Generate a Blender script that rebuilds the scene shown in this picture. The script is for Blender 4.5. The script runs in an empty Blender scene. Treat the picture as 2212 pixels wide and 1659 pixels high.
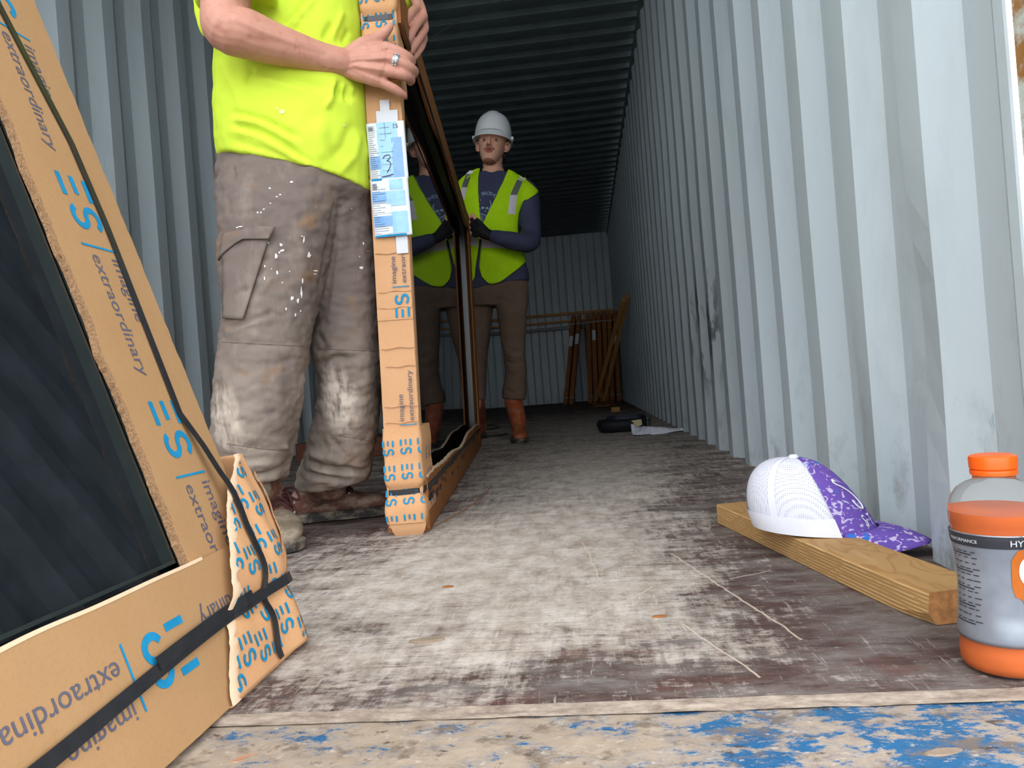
import bpy, bmesh, math, random
import numpy as np
from mathutils import Vector, Matrix, noise
from mathutils.bvhtree import BVHTree

random.seed(7)
SC = bpy.context.scene
COL = SC.collection

# ------------------------------------------------------------------ camera
FPX, CAM_H = 1600.0, 0.325
ROLL, YAW, PITCH = math.radians(4.4), math.radians(5.68), math.radians(0.2)
_F = np.array([-math.sin(YAW) * math.cos(PITCH), math.cos(YAW) * math.cos(PITCH), math.sin(PITCH)])
_R0 = np.array([math.cos(YAW), math.sin(YAW), 0.0])
_U0 = np.cross(_R0, _F)
_R = _R0 * math.cos(ROLL) - _U0 * math.sin(ROLL)
_U = _R0 * math.sin(ROLL) + _U0 * math.cos(ROLL)
EYE = np.array([0, 0, CAM_H])
cam_data = bpy.data.cameras.new('camera')
cam_data.sensor_width = 36.0
cam_data.lens = FPX / 2212 * 36.0
cam_data.clip_start = 0.01
cam = bpy.data.objects.new('camera', cam_data)
COL.objects.link(cam)
cam.matrix_world = Matrix(((_R[0], _U[0], -_F[0], EYE[0]), (_R[1], _U[1], -_F[1], EYE[1]),
                           (_R[2], _U[2], -_F[2], EYE[2]), (0, 0, 0, 1)))
SC.camera = cam

# ------------------------------------------------------------------ light: overcast sky through the open container doors
SC.view_settings.view_transform = 'Standard'
SC.view_settings.look = 'None'
SC.view_settings.gamma = 1.0
SC.view_settings.exposure = 2.2
SC.cycles.max_bounces = 10
SC.cycles.diffuse_bounces = 6
world = bpy.data.worlds.new('overcast_sky')
SC.world = world
world.use_nodes = True
wn, wl = world.node_tree.nodes, world.node_tree.links
bg = wn['Background']
tcw = wn.new('ShaderNodeTexCoord'); sep = wn.new('ShaderNodeSeparateXYZ')
wl.new(tcw.outputs['Generated'], sep.inputs[0])
rmp = wn.new('ShaderNodeValToRGB')
rmp.color_ramp.elements[0].position = 0.0
rmp.color_ramp.elements[0].color = (0.80, 0.86, 0.93, 1)
rmp.color_ramp.elements[1].position = 1.0
rmp.color_ramp.elements[1].color = (0.95, 0.99, 1.04, 1)
wl.new(sep.outputs['Z'], rmp.inputs[0])
wl.new(rmp.outputs[0], bg.inputs['Color'])
bg.inputs['Strength'].default_value = 1.0


# ------------------------------------------------------------------ geometry helpers
def ray(px, py):
    return _R * (px - 1106) / FPX - _U * (py - 829.5) / FPX + _F


def P(px, py, d):
    """world point seen at photo pixel (px, py) at depth d along the container"""
    v = ray(px, py)
    return Vector(EYE + v * d / v[1])


def G(px, py, z=0.0):
    v = ray(px, py)
    return Vector(EYE + v * ((z - CAM_H) / v[2]))


def to_px(co):
    q = np.asarray(co) - EYE
    w = q @ _F
    return 1106 + FPX * (q @ _R) / w, 829.5 - FPX * (q @ _U) / w


def mk(name, verts, faces, mats, parent=None, smooth=False, fm=None, angle=None):
    me = bpy.data.meshes.new(name)
    me.from_pydata([tuple(v) for v in verts], [], [tuple(f) for f in faces])
    for m in (mats if isinstance(mats, (list, tuple)) else [mats]):
        me.materials.append(m)
    if fm is not None:
        me.polygons.foreach_set('material_index', list(fm))
    if smooth:
        me.polygons.foreach_set('use_smooth', [True] * len(me.polygons))
    me.update()
    if angle:
        me.set_sharp_from_angle(angle=math.radians(angle))
    return link(name, me, parent)


def link(name, me, parent=None):
    o = bpy.data.objects.new(name, me)
    COL.objects.link(o)
    if parent is not None:
        o.parent = parent
        if parent.type == 'EMPTY':
            o.matrix_parent_inverse = Matrix.Translation(-parent.location)
    return o


def thing(name, loc, label, cat, group=None):
    o = bpy.data.objects.new(name, None)
    o.empty_display_size = 0.05
    COL.objects.link(o)
    o.location = loc
    return tag(o, label, cat, group)


def tag(o, label, cat, group=None):
    o['label'] = label
    o['category'] = cat
    if group:
        o['group'] = group
    return o


def struct(o):
    o['kind'] = 'structure'
    return o


class MB:
    """collects shapes into one mesh"""
    def __init__(self):
        self.v, self.f, self.m = [], [], []

    def add(self, vs, fs, mi=0):
        n = len(self.v)
        self.v += [Vector(v) for v in vs]
        self.f += [tuple(i + n for i in f) for f in fs]
        self.m += [mi] * len(fs)
        return self

    def hexa(self, c, mi=0):
        """8 corners: bottom 4 then top 4"""
        return self.add(c, [(3, 2, 1, 0), (4, 5, 6, 7), (0, 1, 5, 4), (1, 2, 6, 5), (2, 3, 7, 6), (3, 0, 4, 7)], mi)

    def box(self, lo, hi, fn=None, mi=0):
        x0, y0, z0 = lo; x1, y1, z1 = hi
        c = [(x0, y0, z0), (x1, y0, z0), (x1, y1, z0), (x0, y1, z0), (x0, y0, z1), (x1, y0, z1), (x1, y1, z1), (x0, y1, z1)]
        return self.hexa([fn(*p) if fn else p for p in c], mi)

    def grid(self, fn, nu, nv, mi=0, wrap=False):
        vs = [fn(i / nu, j / nv) for j in range(nv + 1) for i in range(nu + (0 if wrap else 1))]
        w = nu if wrap else nu + 1
        fs = []
        for j in range(nv):
            for i in range(nu):
                a, b = j * w + i, j * w + (i + 1) % w
                fs.append((a, b, b + w, a + w))
        return self.add(vs, fs, mi)

    def loft(self, rings, mi=0, cap=True):
        n = len(rings[0])
        vs = [p for r in rings for p in r]
        fs = []
        for j in range(len(rings) - 1):
            for i in range(n):
                a, b = j * n + i, j * n + (i + 1) % n
                fs.append((a, b, b + n, a + n))
        if cap:
            fs.append(tuple(range(n - 1, -1, -1)))
            fs.append(tuple(range((len(rings) - 1) * n, len(rings) * n)))
        return self.add(vs, fs, mi)

    def tube(self, pts, rad, n=10, mi=0, flat=1.0, up=(0, 0, 1), sub=4, round_end=True):
        """tube through pts (Catmull-Rom), radius per point, flat squashes along 'up'"""
        pts = [Vector(p) for p in pts]
        rad = list(rad) if isinstance(rad, (list, tuple)) else [rad] * len(pts)
        if len(pts) > 2 and sub > 1:
            P2, R2 = [], []
            for i in range(len(pts) - 1):
                p0, p1, p2, p3 = pts[max(i - 1, 0)], pts[i], pts[i + 1], pts[min(i + 2, len(pts) - 1)]
                for k in range(sub):
                    t = k / sub
                    P2.append(0.5 * ((2 * p1) + (p2 - p0) * t + (2 * p0 - 5 * p1 + 4 * p2 - p3) * t * t + (3 * p1 - p0 - 3 * p2 + p3) * t ** 3))
                    R2.append(rad[i] + (rad[i + 1] - rad[i]) * t)
            P2.append(pts[-1]); R2.append(rad[-1])
            pts, rad = P2, R2
        rings = []
        up = Vector(up)
        if round_end:
            d0, d1 = (pts[0] - pts[1]).normalized(), (pts[-1] - pts[-2]).normalized()
            pre = [(pts[0] + d0 * rad[0] * math.sin(a), rad[0] * math.cos(a)) for a in (1.45, 1.0, 0.5)]
            post = [(pts[-1] + d1 * rad[-1] * math.sin(a), rad[-1] * math.cos(a)) for a in (0.5, 1.0, 1.45)]
            pts = [p for p, _ in pre] + pts + [p for p, _ in post]
            rad = [r for _, r in pre] + rad + [r for _, r in post]
        for i, p in enumerate(pts):
            t = (pts[min(i + 1, len(pts) - 1)] - pts[max(i - 1, 0)])
            t = t.normalized() if t.length > 1e-9 else Vector((0, 0, 1))
            a = t.cross(up)
            if a.length < 1e-3:
                a = t.cross(Vector((1, 0, 0)))
            a.normalize()
            b = a.cross(t).normalized()
            rings.append([p + a * rad[i] * math.cos(2 * math.pi * k / n) + b * rad[i] * flat * math.sin(2 * math.pi * k / n) for k in range(n)])
        return self.loft(rings, mi)

    def lathe(self, prof, c=(0, 0, 0), n=32, mi=0, cap=True):
        rings = [[Vector((c[0] + r * math.cos(2 * math.pi * k / n), c[1] + r * math.sin(2 * math.pi * k / n), c[2] + z)) for k in range(n)] for r, z in prof]
        return self.loft(rings, mi, cap)

    def ball(self, c, r, fn=None, nu=16, nv=10, mi=0):
        c = Vector(c)
        r = (r, r, r) if isinstance(r, (int, float)) else r
        rings = []
        for j in range(nv + 1):
            a = -math.pi / 2 + math.pi * (j + 0.02) / (nv + 0.04)
            rings.append([c + (fn or Vector)((r[0] * math.cos(a) * math.cos(2 * math.pi * k / nu), r[1] * math.cos(a) * math.sin(2 * math.pi * k / nu), r[2] * math.sin(a))) for k in range(nu)])
        return self.loft(rings, mi)

    def ribbon(self, pts, w, normal, th=0.0012, mi=0):
        """flat band of width w through pts lying on a surface with given normal (vector or list)"""
        pts = [Vector(p) for p in pts]
        rings = []
        for i, p in enumerate(pts):
            nn = Vector(normal[i] if isinstance(normal, list) else normal).normalized()
            t = (pts[min(i + 1, len(pts) - 1)] - pts[max(i - 1, 0)]).normalized()
            s = t.cross(nn).normalized()
            ww = w[i] if isinstance(w, (list, tuple)) else w
            rings.append([p - s * ww / 2, p + s * ww / 2, p + s * ww / 2 + nn * th, p - s * ww / 2 + nn * th])
        return self.loft(rings, mi)

    def build(self, name, mats, parent=None, smooth=False, angle=None, bevel=None):
        o = mk(name, self.v, self.f, mats, parent, smooth, self.m, angle)
        bm = bmesh.new(); bm.from_mesh(o.data)
        bmesh.ops.recalc_face_normals(bm, faces=bm.faces)
        bm.to_mesh(o.data); bm.free()
        if bevel:
            b = o.modifiers.new('bevel', 'BEVEL'); b.width = bevel; b.segments = 2; b.limit_method = 'ANGLE'
        return o


def fold_weight(X, Y, pts, w):
    """soft ridge along a polyline that fades out towards its two ends"""
    segs = list(zip(pts[:-1], pts[1:]))
    L = [math.hypot(b[0] - a[0], b[1] - a[1]) for a, b in segs]
    tot, acc = sum(L), 0.0
    best, at = np.full(X.shape, 1e9), np.zeros(X.shape)
    for ((x0, y0), (x1, y1)), l in zip(segs, L):
        dx, dy = x1 - x0, y1 - y0
        t = np.clip(((X - x0) * dx + (Y - y0) * dy) / (dx * dx + dy * dy + 1e-9), 0, 1)
        d = np.hypot(X - x0 - t * dx, Y - y0 - t * dy)
        m = d < best
        best = np.where(m, d, best); at = np.where(m, (acc + t * l) / tot, at)
        acc += l
    e = np.clip(np.minimum(at, 1 - at) * 4.5, 0, 1)
    return np.exp(-(best / w) ** 2) * (e * e * (3 - 2 * e))


def pdist(X, Y, pts):
    """distance from points to a polyline"""
    best = np.full(X.shape, 1e9)
    for (x0, y0), (x1, y1) in zip(pts[:-1], pts[1:]):
        dx, dy = x1 - x0, y1 - y0
        t = np.clip(((X - x0) * dx + (Y - y0) * dy) / (dx * dx + dy * dy + 1e-9), 0, 1)
        best = np.minimum(best, np.hypot(X - x0 - t * dx, Y - y0 - t * dy))
    return best


def remesh(mb, voxel, smooth=4, disp=None, fac=0.5):
    """union of closed shapes as one continuous surface -> mesh datablock"""
    o = mk('tmp', mb.v, mb.f, [])
    bm = bmesh.new(); bm.from_mesh(o.data)
    bmesh.ops.recalc_face_normals(bm, faces=bm.faces)
    bm.to_mesh(o.data); bm.free()
    r = o.modifiers.new('r', 'REMESH'); r.mode = 'VOXEL'; r.voxel_size = voxel
    if smooth:
        s = o.modifiers.new('s', 'SMOOTH'); s.factor = fac; s.iterations = smooth
    dg = bpy.context.evaluated_depsgraph_get(); dg.update()
    me = bpy.data.meshes.new_from_object(o.evaluated_get(dg))
    bpy.data.objects.remove(o)
    if disp:
        n = len(me.vertices)
        co = np.empty(n * 3); me.vertices.foreach_get('co', co); co = co.reshape(-1, 3)
        no = np.array([v.normal[:] for v in me.vertices])
        out = disp(co, no)
        me.vertices.foreach_set('co', out.ravel())
    me.polygons.foreach_set('use_smooth', [True] * len(me.polygons))
    me.update()
    return me


def nz(co, scale, seed=0.0, oct=3):
    return np.array([noise.fractal((x * scale[0] + seed, y * scale[1], z * scale[2]), 0.6, 2.0, oct) for x, y, z in co])


_TXT = {}


def text2d(s, size=1.0, align='LEFT'):
    k = (s, align)
    if k not in _TXT:
        cu = bpy.data.curves.new('t', 'FONT'); cu.body = s; cu.size = 1.0; cu.align_x = align
        cu.resolution_u = 3
        o = bpy.data.objects.new('t', cu); COL.objects.link(o)
        dg = bpy.context.evaluated_depsgraph_get(); dg.update()
        me = o.evaluated_get(dg).to_mesh()
        _TXT[k] = ([(v.co.x, v.co.y) for v in me.vertices], [tuple(p.vertices) for p in me.polygons])
        bpy.data.objects.remove(o)
    v, f = _TXT[k]
    return [(x * size, y * size) for x, y in v], f


def s_stroke(h, w, t, n=22):
    """letter S as a band: outline strip of quads, 2d, height h, width w, stroke t"""
    r = w / 2
    ry = h / 4
    pts = []
    for k in range(n + 1):                        # upper bowl from right tip over the top to the middle
        a = math.radians(20 + 250 * k / n)
        pts.append((r + (r - t / 2) * math.cos(a), h - ry + (ry - t / 4) * math.sin(a) - t / 4))
    for k in range(1, n + 1):
        a = math.radians(90 - 250 * k / n)
        pts.append((r + (r - t / 2) * math.cos(a), ry + (ry - t / 4) * math.sin(a) + t / 4))
    vs, fs = [], []
    for i, p in enumerate(pts):
        q0, q1 = pts[max(i - 1, 0)], pts[min(i + 1, len(pts) - 1)]
        dx, dy = q1[0] - q0[0], q1[1] - q0[1]
        l = math.hypot(dx, dy) or 1
        nx, ny = -dy / l * t / 2, dx / l * t / 2
        vs += [(p[0] - nx, p[1] - ny), (p[0] + nx, p[1] + ny)]
        if i:
            fs.append((2 * i - 2, 2 * i, 2 * i + 1, 2 * i - 1))
    return vs, fs


def logo2d(h):
    """the two-letter mark: E as three bars, then S; letter height h"""
    t = h * 0.15
    w = h * 0.56
    vs, fs = [], []
    for (y, x1) in ((0, w), (h / 2 - t / 2, w * 0.8), (h - t, w)):
        b = len(vs)
        nseg = 4
        for i in range(nseg + 1):
            vs += [(x1 * i / nseg, y), (x1 * i / nseg, y + t)]
        fs += [(b + 2 * i, b + 2 * i + 2, b + 2 * i + 3, b + 2 * i + 1) for i in range(nseg)]
    sv, sf = s_stroke(h, h * 0.62, t)
    b = len(vs)
    vs += [(x + w + h * 0.16, y) for x, y in sv]
    fs += [tuple(i + b for i in f) for f in sf]
    return vs, fs


# ------------------------------------------------------------------ material helpers
class NT:
    def __init__(self, name, rough=0.6, spec=0.3):
        self.mat = bpy.data.materials.new(name)
        self.mat.use_nodes = True
        self.n, self.l = self.mat.node_tree.nodes, self.mat.node_tree.links
        self.b = self.n['Principled BSDF']
        self.b.inputs['Roughness'].default_value = rough
        self.b.inputs['Specular IOR Level'].default_value = spec
        self.co = self.n.new('ShaderNodeTexCoord').outputs['Object']

    def coords(self, scale=(1, 1, 1), rot=(0, 0, 0)):
        m = self.n.new('ShaderNodeMapping'); m.inputs['Scale'].default_value = scale; m.inputs['Rotation'].default_value = rot
        self.l.new(self.co, m.inputs[0])
        return m.outputs[0]

    def noise(self, scale, detail=4, stretch=(1, 1, 1), rough=0.6, rot=(0, 0, 0), dist=0.0):
        t = self.n.new('ShaderNodeTexNoise')
        t.inputs['Scale'].default_value = scale; t.inputs['Detail'].default_value = detail
        t.inputs['Roughness'].default_value = rough; t.inputs['Distortion'].default_value = dist
        self.l.new(self.coords(stretch, rot), t.inputs['Vector'])
        return t.outputs['Fac']

    def wave(self, scale, stretch=(1, 1, 1), direction='X', dist=0.0, rot=(0, 0, 0), detail=2):
        t = self.n.new('ShaderNodeTexWave'); t.bands_direction = direction
        t.inputs['Scale'].default_value = scale; t.inputs['Distortion'].default_value = dist
        t.inputs['Detail'].default_value = detail
        self.l.new(self.coords(stretch, rot), t.inputs['Vector'])
        return t.outputs['Fac']

    def voro(self, scale, stretch=(1, 1, 1), feature='F1', rot=(0, 0, 0)):
        t = self.n.new('ShaderNodeTexVoronoi'); t.feature = feature; t.inputs['Scale'].default_value = scale
        self.l.new(self.coords(stretch, rot), t.inputs['Vector'])
        return t.outputs['Distance']

    def ramp(self, s, *stops):
        r = self.n.new('ShaderNodeValToRGB')
        el = r.color_ramp.elements
        while len(el) < len(stops):
            el.new(0.5)
        for e, (p, c) in zip(el, stops):
            e.position = p
            e.color = (c, c, c, 1) if isinstance(c, (int, float)) else (*c, 1)
        self.l.new(s, r.inputs[0])
        return r.outputs[0]

    def mix(self, f, a, b, mode='MIX'):
        m = self.n.new('ShaderNodeMix'); m.data_type = 'RGBA'; m.blend_type = mode
        for s, v in ((m.inputs[0], f), (m.inputs[6], a), (m.inputs[7], b)):
            if isinstance(v, bpy.types.NodeSocket):
                self.l.new(v, s)
            elif isinstance(v, (int, float)):
                s.default_value = v
            else:
                s.default_value = (*v, 1)
        return m.outputs[2]

    def math(self, op, a, b=None, c=None):
        m = self.n.new('ShaderNodeMath'); m.operation = op
        for s, v in zip(m.inputs, (a, b, c)):
            if isinstance(v, bpy.types.NodeSocket):
                self.l.new(v, s)
            elif v is not None:
                s.default_value = v
        return m.outputs[0]

    def xyz(self):
        s = self.n.new('ShaderNodeSeparateXYZ'); self.l.new(self.co, s.inputs[0])
        return s.outputs

    def color(self, s):
        if isinstance(s, bpy.types.NodeSocket):
            self.l.new(s, self.b.inputs['Base Color'])
        else:
            self.b.inputs['Base Color'].default_value = (*s, 1)
        return self

    def bump(self, s, strength=0.3, dist=0.002):
        bp = self.n.new('ShaderNodeBump'); bp.inputs['Strength'].default_value = strength; bp.inputs['Distance'].default_value = dist
        self.l.new(s, bp.inputs['Height'])
        self.l.new(bp.outputs[0], self.b.inputs['Normal'])
        return self

    def set(self, **k):
        for a, v in k.items():
            s = self.b.inputs[a.replace('_', ' ')]
            if isinstance(v, bpy.types.NodeSocket):
                self.l.new(v, s)
            else:
                s.default_value = v
        return self


def lin(r, g, b):
    f = lambda c: (c / 255 / 12.92) if c < 10 else ((c / 255 + 0.055) / 1.055) ** 2.4
    return (f(r), f(g), f(b))


def simple(name, rgb, rough=0.6, var=0.12, scale=30, spec=0.3, metal=0.0, bump=0.0, bscale=200):
    t = NT(name, rough, spec)
    n = t.noise(scale, 4)
    a = tuple(c * (1 - var) for c in rgb); b = tuple(min(1, c * (1 + var)) for c in rgb)
    t.color(t.ramp(n, (0.3, a), (0.7, b)))
    t.b.inputs['Metallic'].default_value = metal
    if bump:
        t.bump(t.noise(bscale, 3), bump, 0.001)
    return t.mat


# painted container steel
def wall_paint():
    t = NT('container_paint', 0.42, 0.4)
    base = t.mix(t.noise(3, 5, (1, 1, 0.4)), lin(182, 194, 199), lin(195, 205, 208))
    grime = t.ramp(t.noise(5, 6, (1, 1, 0.25), 0.7), (0.52, 0.0), (0.74, 0.4))
    c = t.mix(grime, base, lin(150, 160, 162))
    rub = t.ramp(t.noise(9, 5, (1, 1.6, 0.35), 0.75), (0.68, 0.0), (0.74, 0.5))
    c = t.mix(rub, c, lin(96, 128, 148))
    z = t.xyz()[2]
    low = t.ramp(z, (0.0, 1.0), (0.16, 0.3), (0.6, 0.0))
    dirt = t.math('MULTIPLY', t.ramp(t.noise(14, 6, (1, 1, 0.6), 0.75), (0.54, 0.0), (0.70, 0.7)), low)
    c = t.mix(dirt, c, lin(108, 100, 90))
    rust = t.ramp(t.noise(22, 5, (1, 1, 0.5), 0.8), (0.73, 0.0), (0.76, 0.8))
    c = t.mix(rust, c, lin(120, 88, 62))
    # black rubber marks left by cargo on the right side panel
    o = t.xyz()
    dy = t.math('DIVIDE', t.math('SUBTRACT', o[1], 3.35), 0.55)
    dz = t.math('DIVIDE', t.math('SUBTRACT', o[2], 0.52), 0.34)
    rr = t.math('SQRT', t.math('ADD', t.math('MULTIPLY', dy, dy), t.math('MULTIPLY', dz, dz)))
    spot = t.math('MULTIPLY', t.ramp(rr, (0.3, 1.0), (1.0, 0.0)), t.ramp(t.noise(7, 6, (1, 2.2, 0.8), 0.7), (0.48, 0.0), (0.56, 1.0)))
    spot = t.math('MULTIPLY', spot, t.math('GREATER_THAN', o[0], 0.0))
    c = t.mix(spot, c, lin(40, 40, 40))
    t.color(c)
    t.bump(t.noise(6, 3), 0.25, 0.01)
    return t.mat


def floor_mat():
    t = NT('dusty_plywood', 0.75, 0.25)
    x, y, z = t.xyz()
    wood = t.mix(t.noise(3.5, 6, (1.2, 3.0, 1)), lin(62, 51, 48), lin(104, 72, 64))
    wood = t.mix(t.ramp(t.noise(26, 5, (1, 7, 1), 0.7), (0.42, 0.0), (0.66, 0.8)), wood, lin(44, 40, 39))
    grime = t.ramp(t.noise(7, 7, (1, 2.2, 1), 0.72), (0.42, 0.0), (0.62, 0.8))
    c = t.mix(grime, wood, lin(124, 116, 110))
    # where people and cargo dragged dust over the boards, plus painted brightening deep inside
    def blob(cx, cy, rx, ry, a, b):
        u = t.math('DIVIDE', t.math('SUBTRACT', x, cx), rx); v = t.math('DIVIDE', t.math('SUBTRACT', y, cy), ry)
        r = t.math('SQRT', t.math('ADD', t.math('MULTIPLY', u, u), t.math('MULTIPLY', v, v)))
        return t.ramp(r, (0.0, a), (1.0, b))
    bias = t.math('ADD', blob(-0.22, 1.28, 0.50, 0.75, 0.40, 0.0), blob(-0.02, 2.5, 0.50, 1.9, 0.34, 0.0))
    bias = t.math('ADD', bias, blob(0.0, 5.2, 1.6, 3.4, 0.30, 0.0))  # wide pale blob stands in for more light on the deep floor
    bias = t.math('SUBTRACT', bias, blob(0.36, 1.35, 0.36, 0.75, 0.17, 0.0))
    bias = t.math('SUBTRACT', bias, blob(-0.85, 2.2, 0.5, 0.85, 0.20, 0.0))
    bias = t.math('SUBTRACT', bias, blob(-0.05, 0.80, 0.5, 0.09, 0.14, 0.0))
    bias = t.math('SUBTRACT', bias, blob(0.28, 2.25, 0.22, 0.9, 0.10, 0.0))
    s1 = t.noise(10, 10, (1.0, 4.0, 1), 0.78, (0, 0, 0.12))
    s2 = t.noise(15, 9, (3.4, 0.55, 1), 0.75, (0, 0, -0.28))
    s3 = t.noise(4.5, 9, (1, 1.5, 1), 0.72, (0, 0, 0), 0.6)
    s4 = t.noise(55, 6, (1, 1.6, 1), 0.75)
    cen = lambda n, k: t.math('MULTIPLY', t.math('SUBTRACT', n, 0.5), k)
    d = t.math('ADD', t.math('ADD', cen(s1, 0.85), cen(s2, 0.75)), t.math('ADD', cen(s3, 1.0), cen(s4, 0.55)))
    d = t.math('ADD', t.math('ADD', d, bias), 0.40)
    dust = t.ramp(d, (0.40, 0.0), (0.50, 0.42), (0.56, 0.62), (0.74, 0.95))
    dc = t.mix(t.ramp(t.noise(13, 8, (1.6, 1, 1), 0.75), (0.38, 0.0), (0.62, 1.0)), lin(164, 149, 134), lin(206, 195, 184))
    c = t.mix(dust, c, dc)
    fine = t.ramp(t.noise(120, 4, (1, 2.5, 1), 0.7), (0.60, 0.0), (0.68, 0.55))
    c = t.mix(fine, c, lin(58, 48, 44))
    sc = t.ramp(t.noise(24, 6, (0.5, 9, 1), 0.75, (0, 0, 0.05)), (0.56, 0.0), (0.66, 0.75))
    c = t.mix(sc, c, lin(64, 54, 50))
    sw = t.ramp(t.noise(20, 6, (6, 0.45, 1), 0.75, (0, 0, -0.32)), (0.60, 0.0), (0.72, 0.7))
    c = t.mix(sw, c, lin(214, 204, 194))
    red = t.ramp(t.noise(8, 6, (1, 2.2, 1), 0.7), (0.57, 0.0), (0.66, 0.7))
    c = t.mix(t.math('MULTIPLY', red, t.ramp(y, (0.0, 1.0), (1.0, 0.6), (1.0, 0.0))), c, lin(104, 66, 58))
    spk = t.ramp(t.noise(170, 3), (0.70, 0.0), (0.74, 0.6))
    c = t.mix(spk, c, lin(214, 200, 186))
    # long scratches in the board
    for (x0, y0, x1, y1, w) in ((0.13, 1.37, 0.232, 0.905, 0.0035), (0.10, 0.98, 0.16, 0.80, 0.0028), (0.20, 1.18, 0.27, 1.22, 0.003),
                                (-0.02, 1.02, 0.08, 1.16, 0.003), (-0.03, 1.5, 0.0, 1.2, 0.003)):
        L = math.hypot(x1 - x0, y1 - y0); ux, uy = (x1 - x0) / L, (y1 - y0) / L
        px_ = t.math('SUBTRACT', x, x0); py_ = t.math('SUBTRACT', y, y0)
        al = t.math('ADD', t.math('MULTIPLY', px_, ux), t.math('MULTIPLY', py_, uy))
        pe = t.math('ABSOLUTE', t.math('ADD', t.math('MULTIPLY', px_, -uy), t.math('ADD', t.math('MULTIPLY', py_, ux), t.math('MULTIPLY', t.math('SUBTRACT', t.noise(14, 2), 0.5), 0.014))))
        m = t.math('MULTIPLY', t.math('LESS_THAN', pe, w / 2), t.math('MULTIPLY', t.math('GREATER_THAN', al, 0.0), t.math('LESS_THAN', al, L)))
        c = t.mix(t.math('MULTIPLY', m, 0.65), c, lin(205, 186, 166))
    t.color(c)
    t.bump(t.math('ADD', dust, t.noise(90, 4)), 0.35, 0.002)
    return t.mat


def sill_mat():
    t = NT('blue_sill_paint', 0.55, 0.3)
    x = t.xyz()[0]
    paint = t.mix(t.noise(12, 5), lin(26, 80, 122), lin(48, 100, 138))
    dc = t.mix(t.noise(40, 5), lin(142, 124, 106), lin(172, 156, 138))
    d = t.math('ADD', t.noise(13, 10, (1, 1.8, 1), 0.78), t.ramp(x, (-0.45, 0.10), (0.05, 0.05), (0.34, 0.0)))
    # ramp cannot hold negatives, so the right end is simply less dusty
    c = t.mix(t.ramp(d, (0.50, 0.0), (0.535, 0.8), (0.62, 1.0)), paint, dc)
    mud = t.ramp(t.noise(19, 7, (1, 1.5, 1), 0.75), (0.53, 0.0), (0.62, 0.9))
    c = t.mix(mud, c, lin(112, 98, 84))
    c = t.mix(t.ramp(t.noise(34, 6, (1, 1.6, 1), 0.7), (0.60, 0.0), (0.66, 0.8)), c, lin(62, 48, 42))
    c = t.mix(t.ramp(t.noise(90, 5, (1, 1.6, 1), 0.7), (0.60, 0.0), (0.66, 0.6)), c, lin(188, 176, 160))
    t.color(c)
    t.bump(t.noise(40, 5), 0.6, 0.004)
    return t.mat


def cardboard(name, a, b, flute=None):
    t = NT(name, 0.85, 0.12)
    c = t.mix(t.noise(9, 5), a, b)
    c = t.mix(t.ramp(t.noise(260, 3), (0.5, 0.0), (0.8, 0.3)), c, tuple(k * 0.72 for k in a))
    t.color(c)
    h = t.noise(30, 5)
    if flute:
        h = t.math('ADD', h, t.math('MULTIPLY', t.wave(flute[0], (1, 1, 1), flute[1], 0.6), 0.3))
    t.bump(h, 0.35, 0.002)
    return t.mat


def pine(name, a, b, rot=(0, 0, 0), ring=16):
    t = NT(name, 0.6, 0.25)
    w = t.wave(ring, (1, 0.10, 1.0), 'X', 3.2, rot, 3)
    c = t.mix(t.ramp(w, (0.25, 0.0), (0.75, 1.0)), a, b)
    c = t.mix(t.ramp(t.noise(18, 5, (1, 0.3, 1)), (0.5, 0), (0.75, 0.5)), c, tuple(k * 0.7 for k in a))
    t.color(c)
    t.bump(w, 0.2, 0.001)
    return t.mat


M_WALL = wall_paint()
M_FLOOR = floor_mat()
M_SILL = sill_mat()
M_ROOF = simple('shaded_roof_paint', lin(108, 122, 124), 0.5, 0.15, 6)  # colour lowered so the ceiling stays dark, shade put into the paint
M_POST = None
t = NT('rusty_post', 0.7, 0.3)
t.color(t.mix(t.ramp(t.noise(9, 7, (1, 1, 1.5), 0.7), (0.47, 0.0), (0.56, 1.0)), lin(186, 190, 180), lin(150, 104, 52)))
t.bump(t.noise(40, 5), 0.6, 0.004)
M_POST = t.mat
M_GROUND = simple('yard_gravel', lin(104, 98, 90), 0.95, 0.3, 12)
M_CARD = cardboard('cardboard', lin(158, 121, 82), lin(170, 133, 94))
M_CARD2 = cardboard('fluted_cardboard', lin(186, 140, 100), lin(202, 157, 117), (9, 'Z'))
M_KRAFT = cardboard('printed_kraft_wrap', lin(192, 142, 98), lin(206, 158, 116))
M_TORN = cardboard('torn_paper', lin(214, 178, 144), lin(224, 196, 166))
M_EDGE = simple('corrugated_edge', lin(146, 112, 80), 0.9, 0.5, 420)
M_DCARD = cardboard('dark_cardboard', lin(140, 88, 50), lin(158, 104, 62))  # darker brown cardboard, for side channels and the far packages
M_BLUE = simple('blue_ink', lin(16, 124, 166), 0.7, 0.12, 60)
M_GREY = simple('grey_ink', lin(86, 84, 98), 0.75, 0.12, 60)
M_STRAP = simple('black_strap', (0.012, 0.012, 0.014), 0.35, 0.25, 40, 0.5, bump=0.3, bscale=300)
M_BRONZE = simple('bronze_window_frame', (0.020, 0.016, 0.011), 0.38, 0.2, 20, 0.5)
M_GASKET = simple('rubber_gasket', (0.012, 0.017, 0.016), 0.28, 0.2, 20, 0.6)
t = NT('tinted_glass', 0.03, 0.5)
t.color(t.ramp(t.noise(25, 4), (0.4, (0.006, 0.008, 0.010)), (0.7, (0.010, 0.013, 0.016))))
t.set(IOR=1.36, Roughness=t.ramp(t.noise(30, 4), (0.4, 0.012), (0.75, 0.05)))
M_GLASS = t.mat
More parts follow.
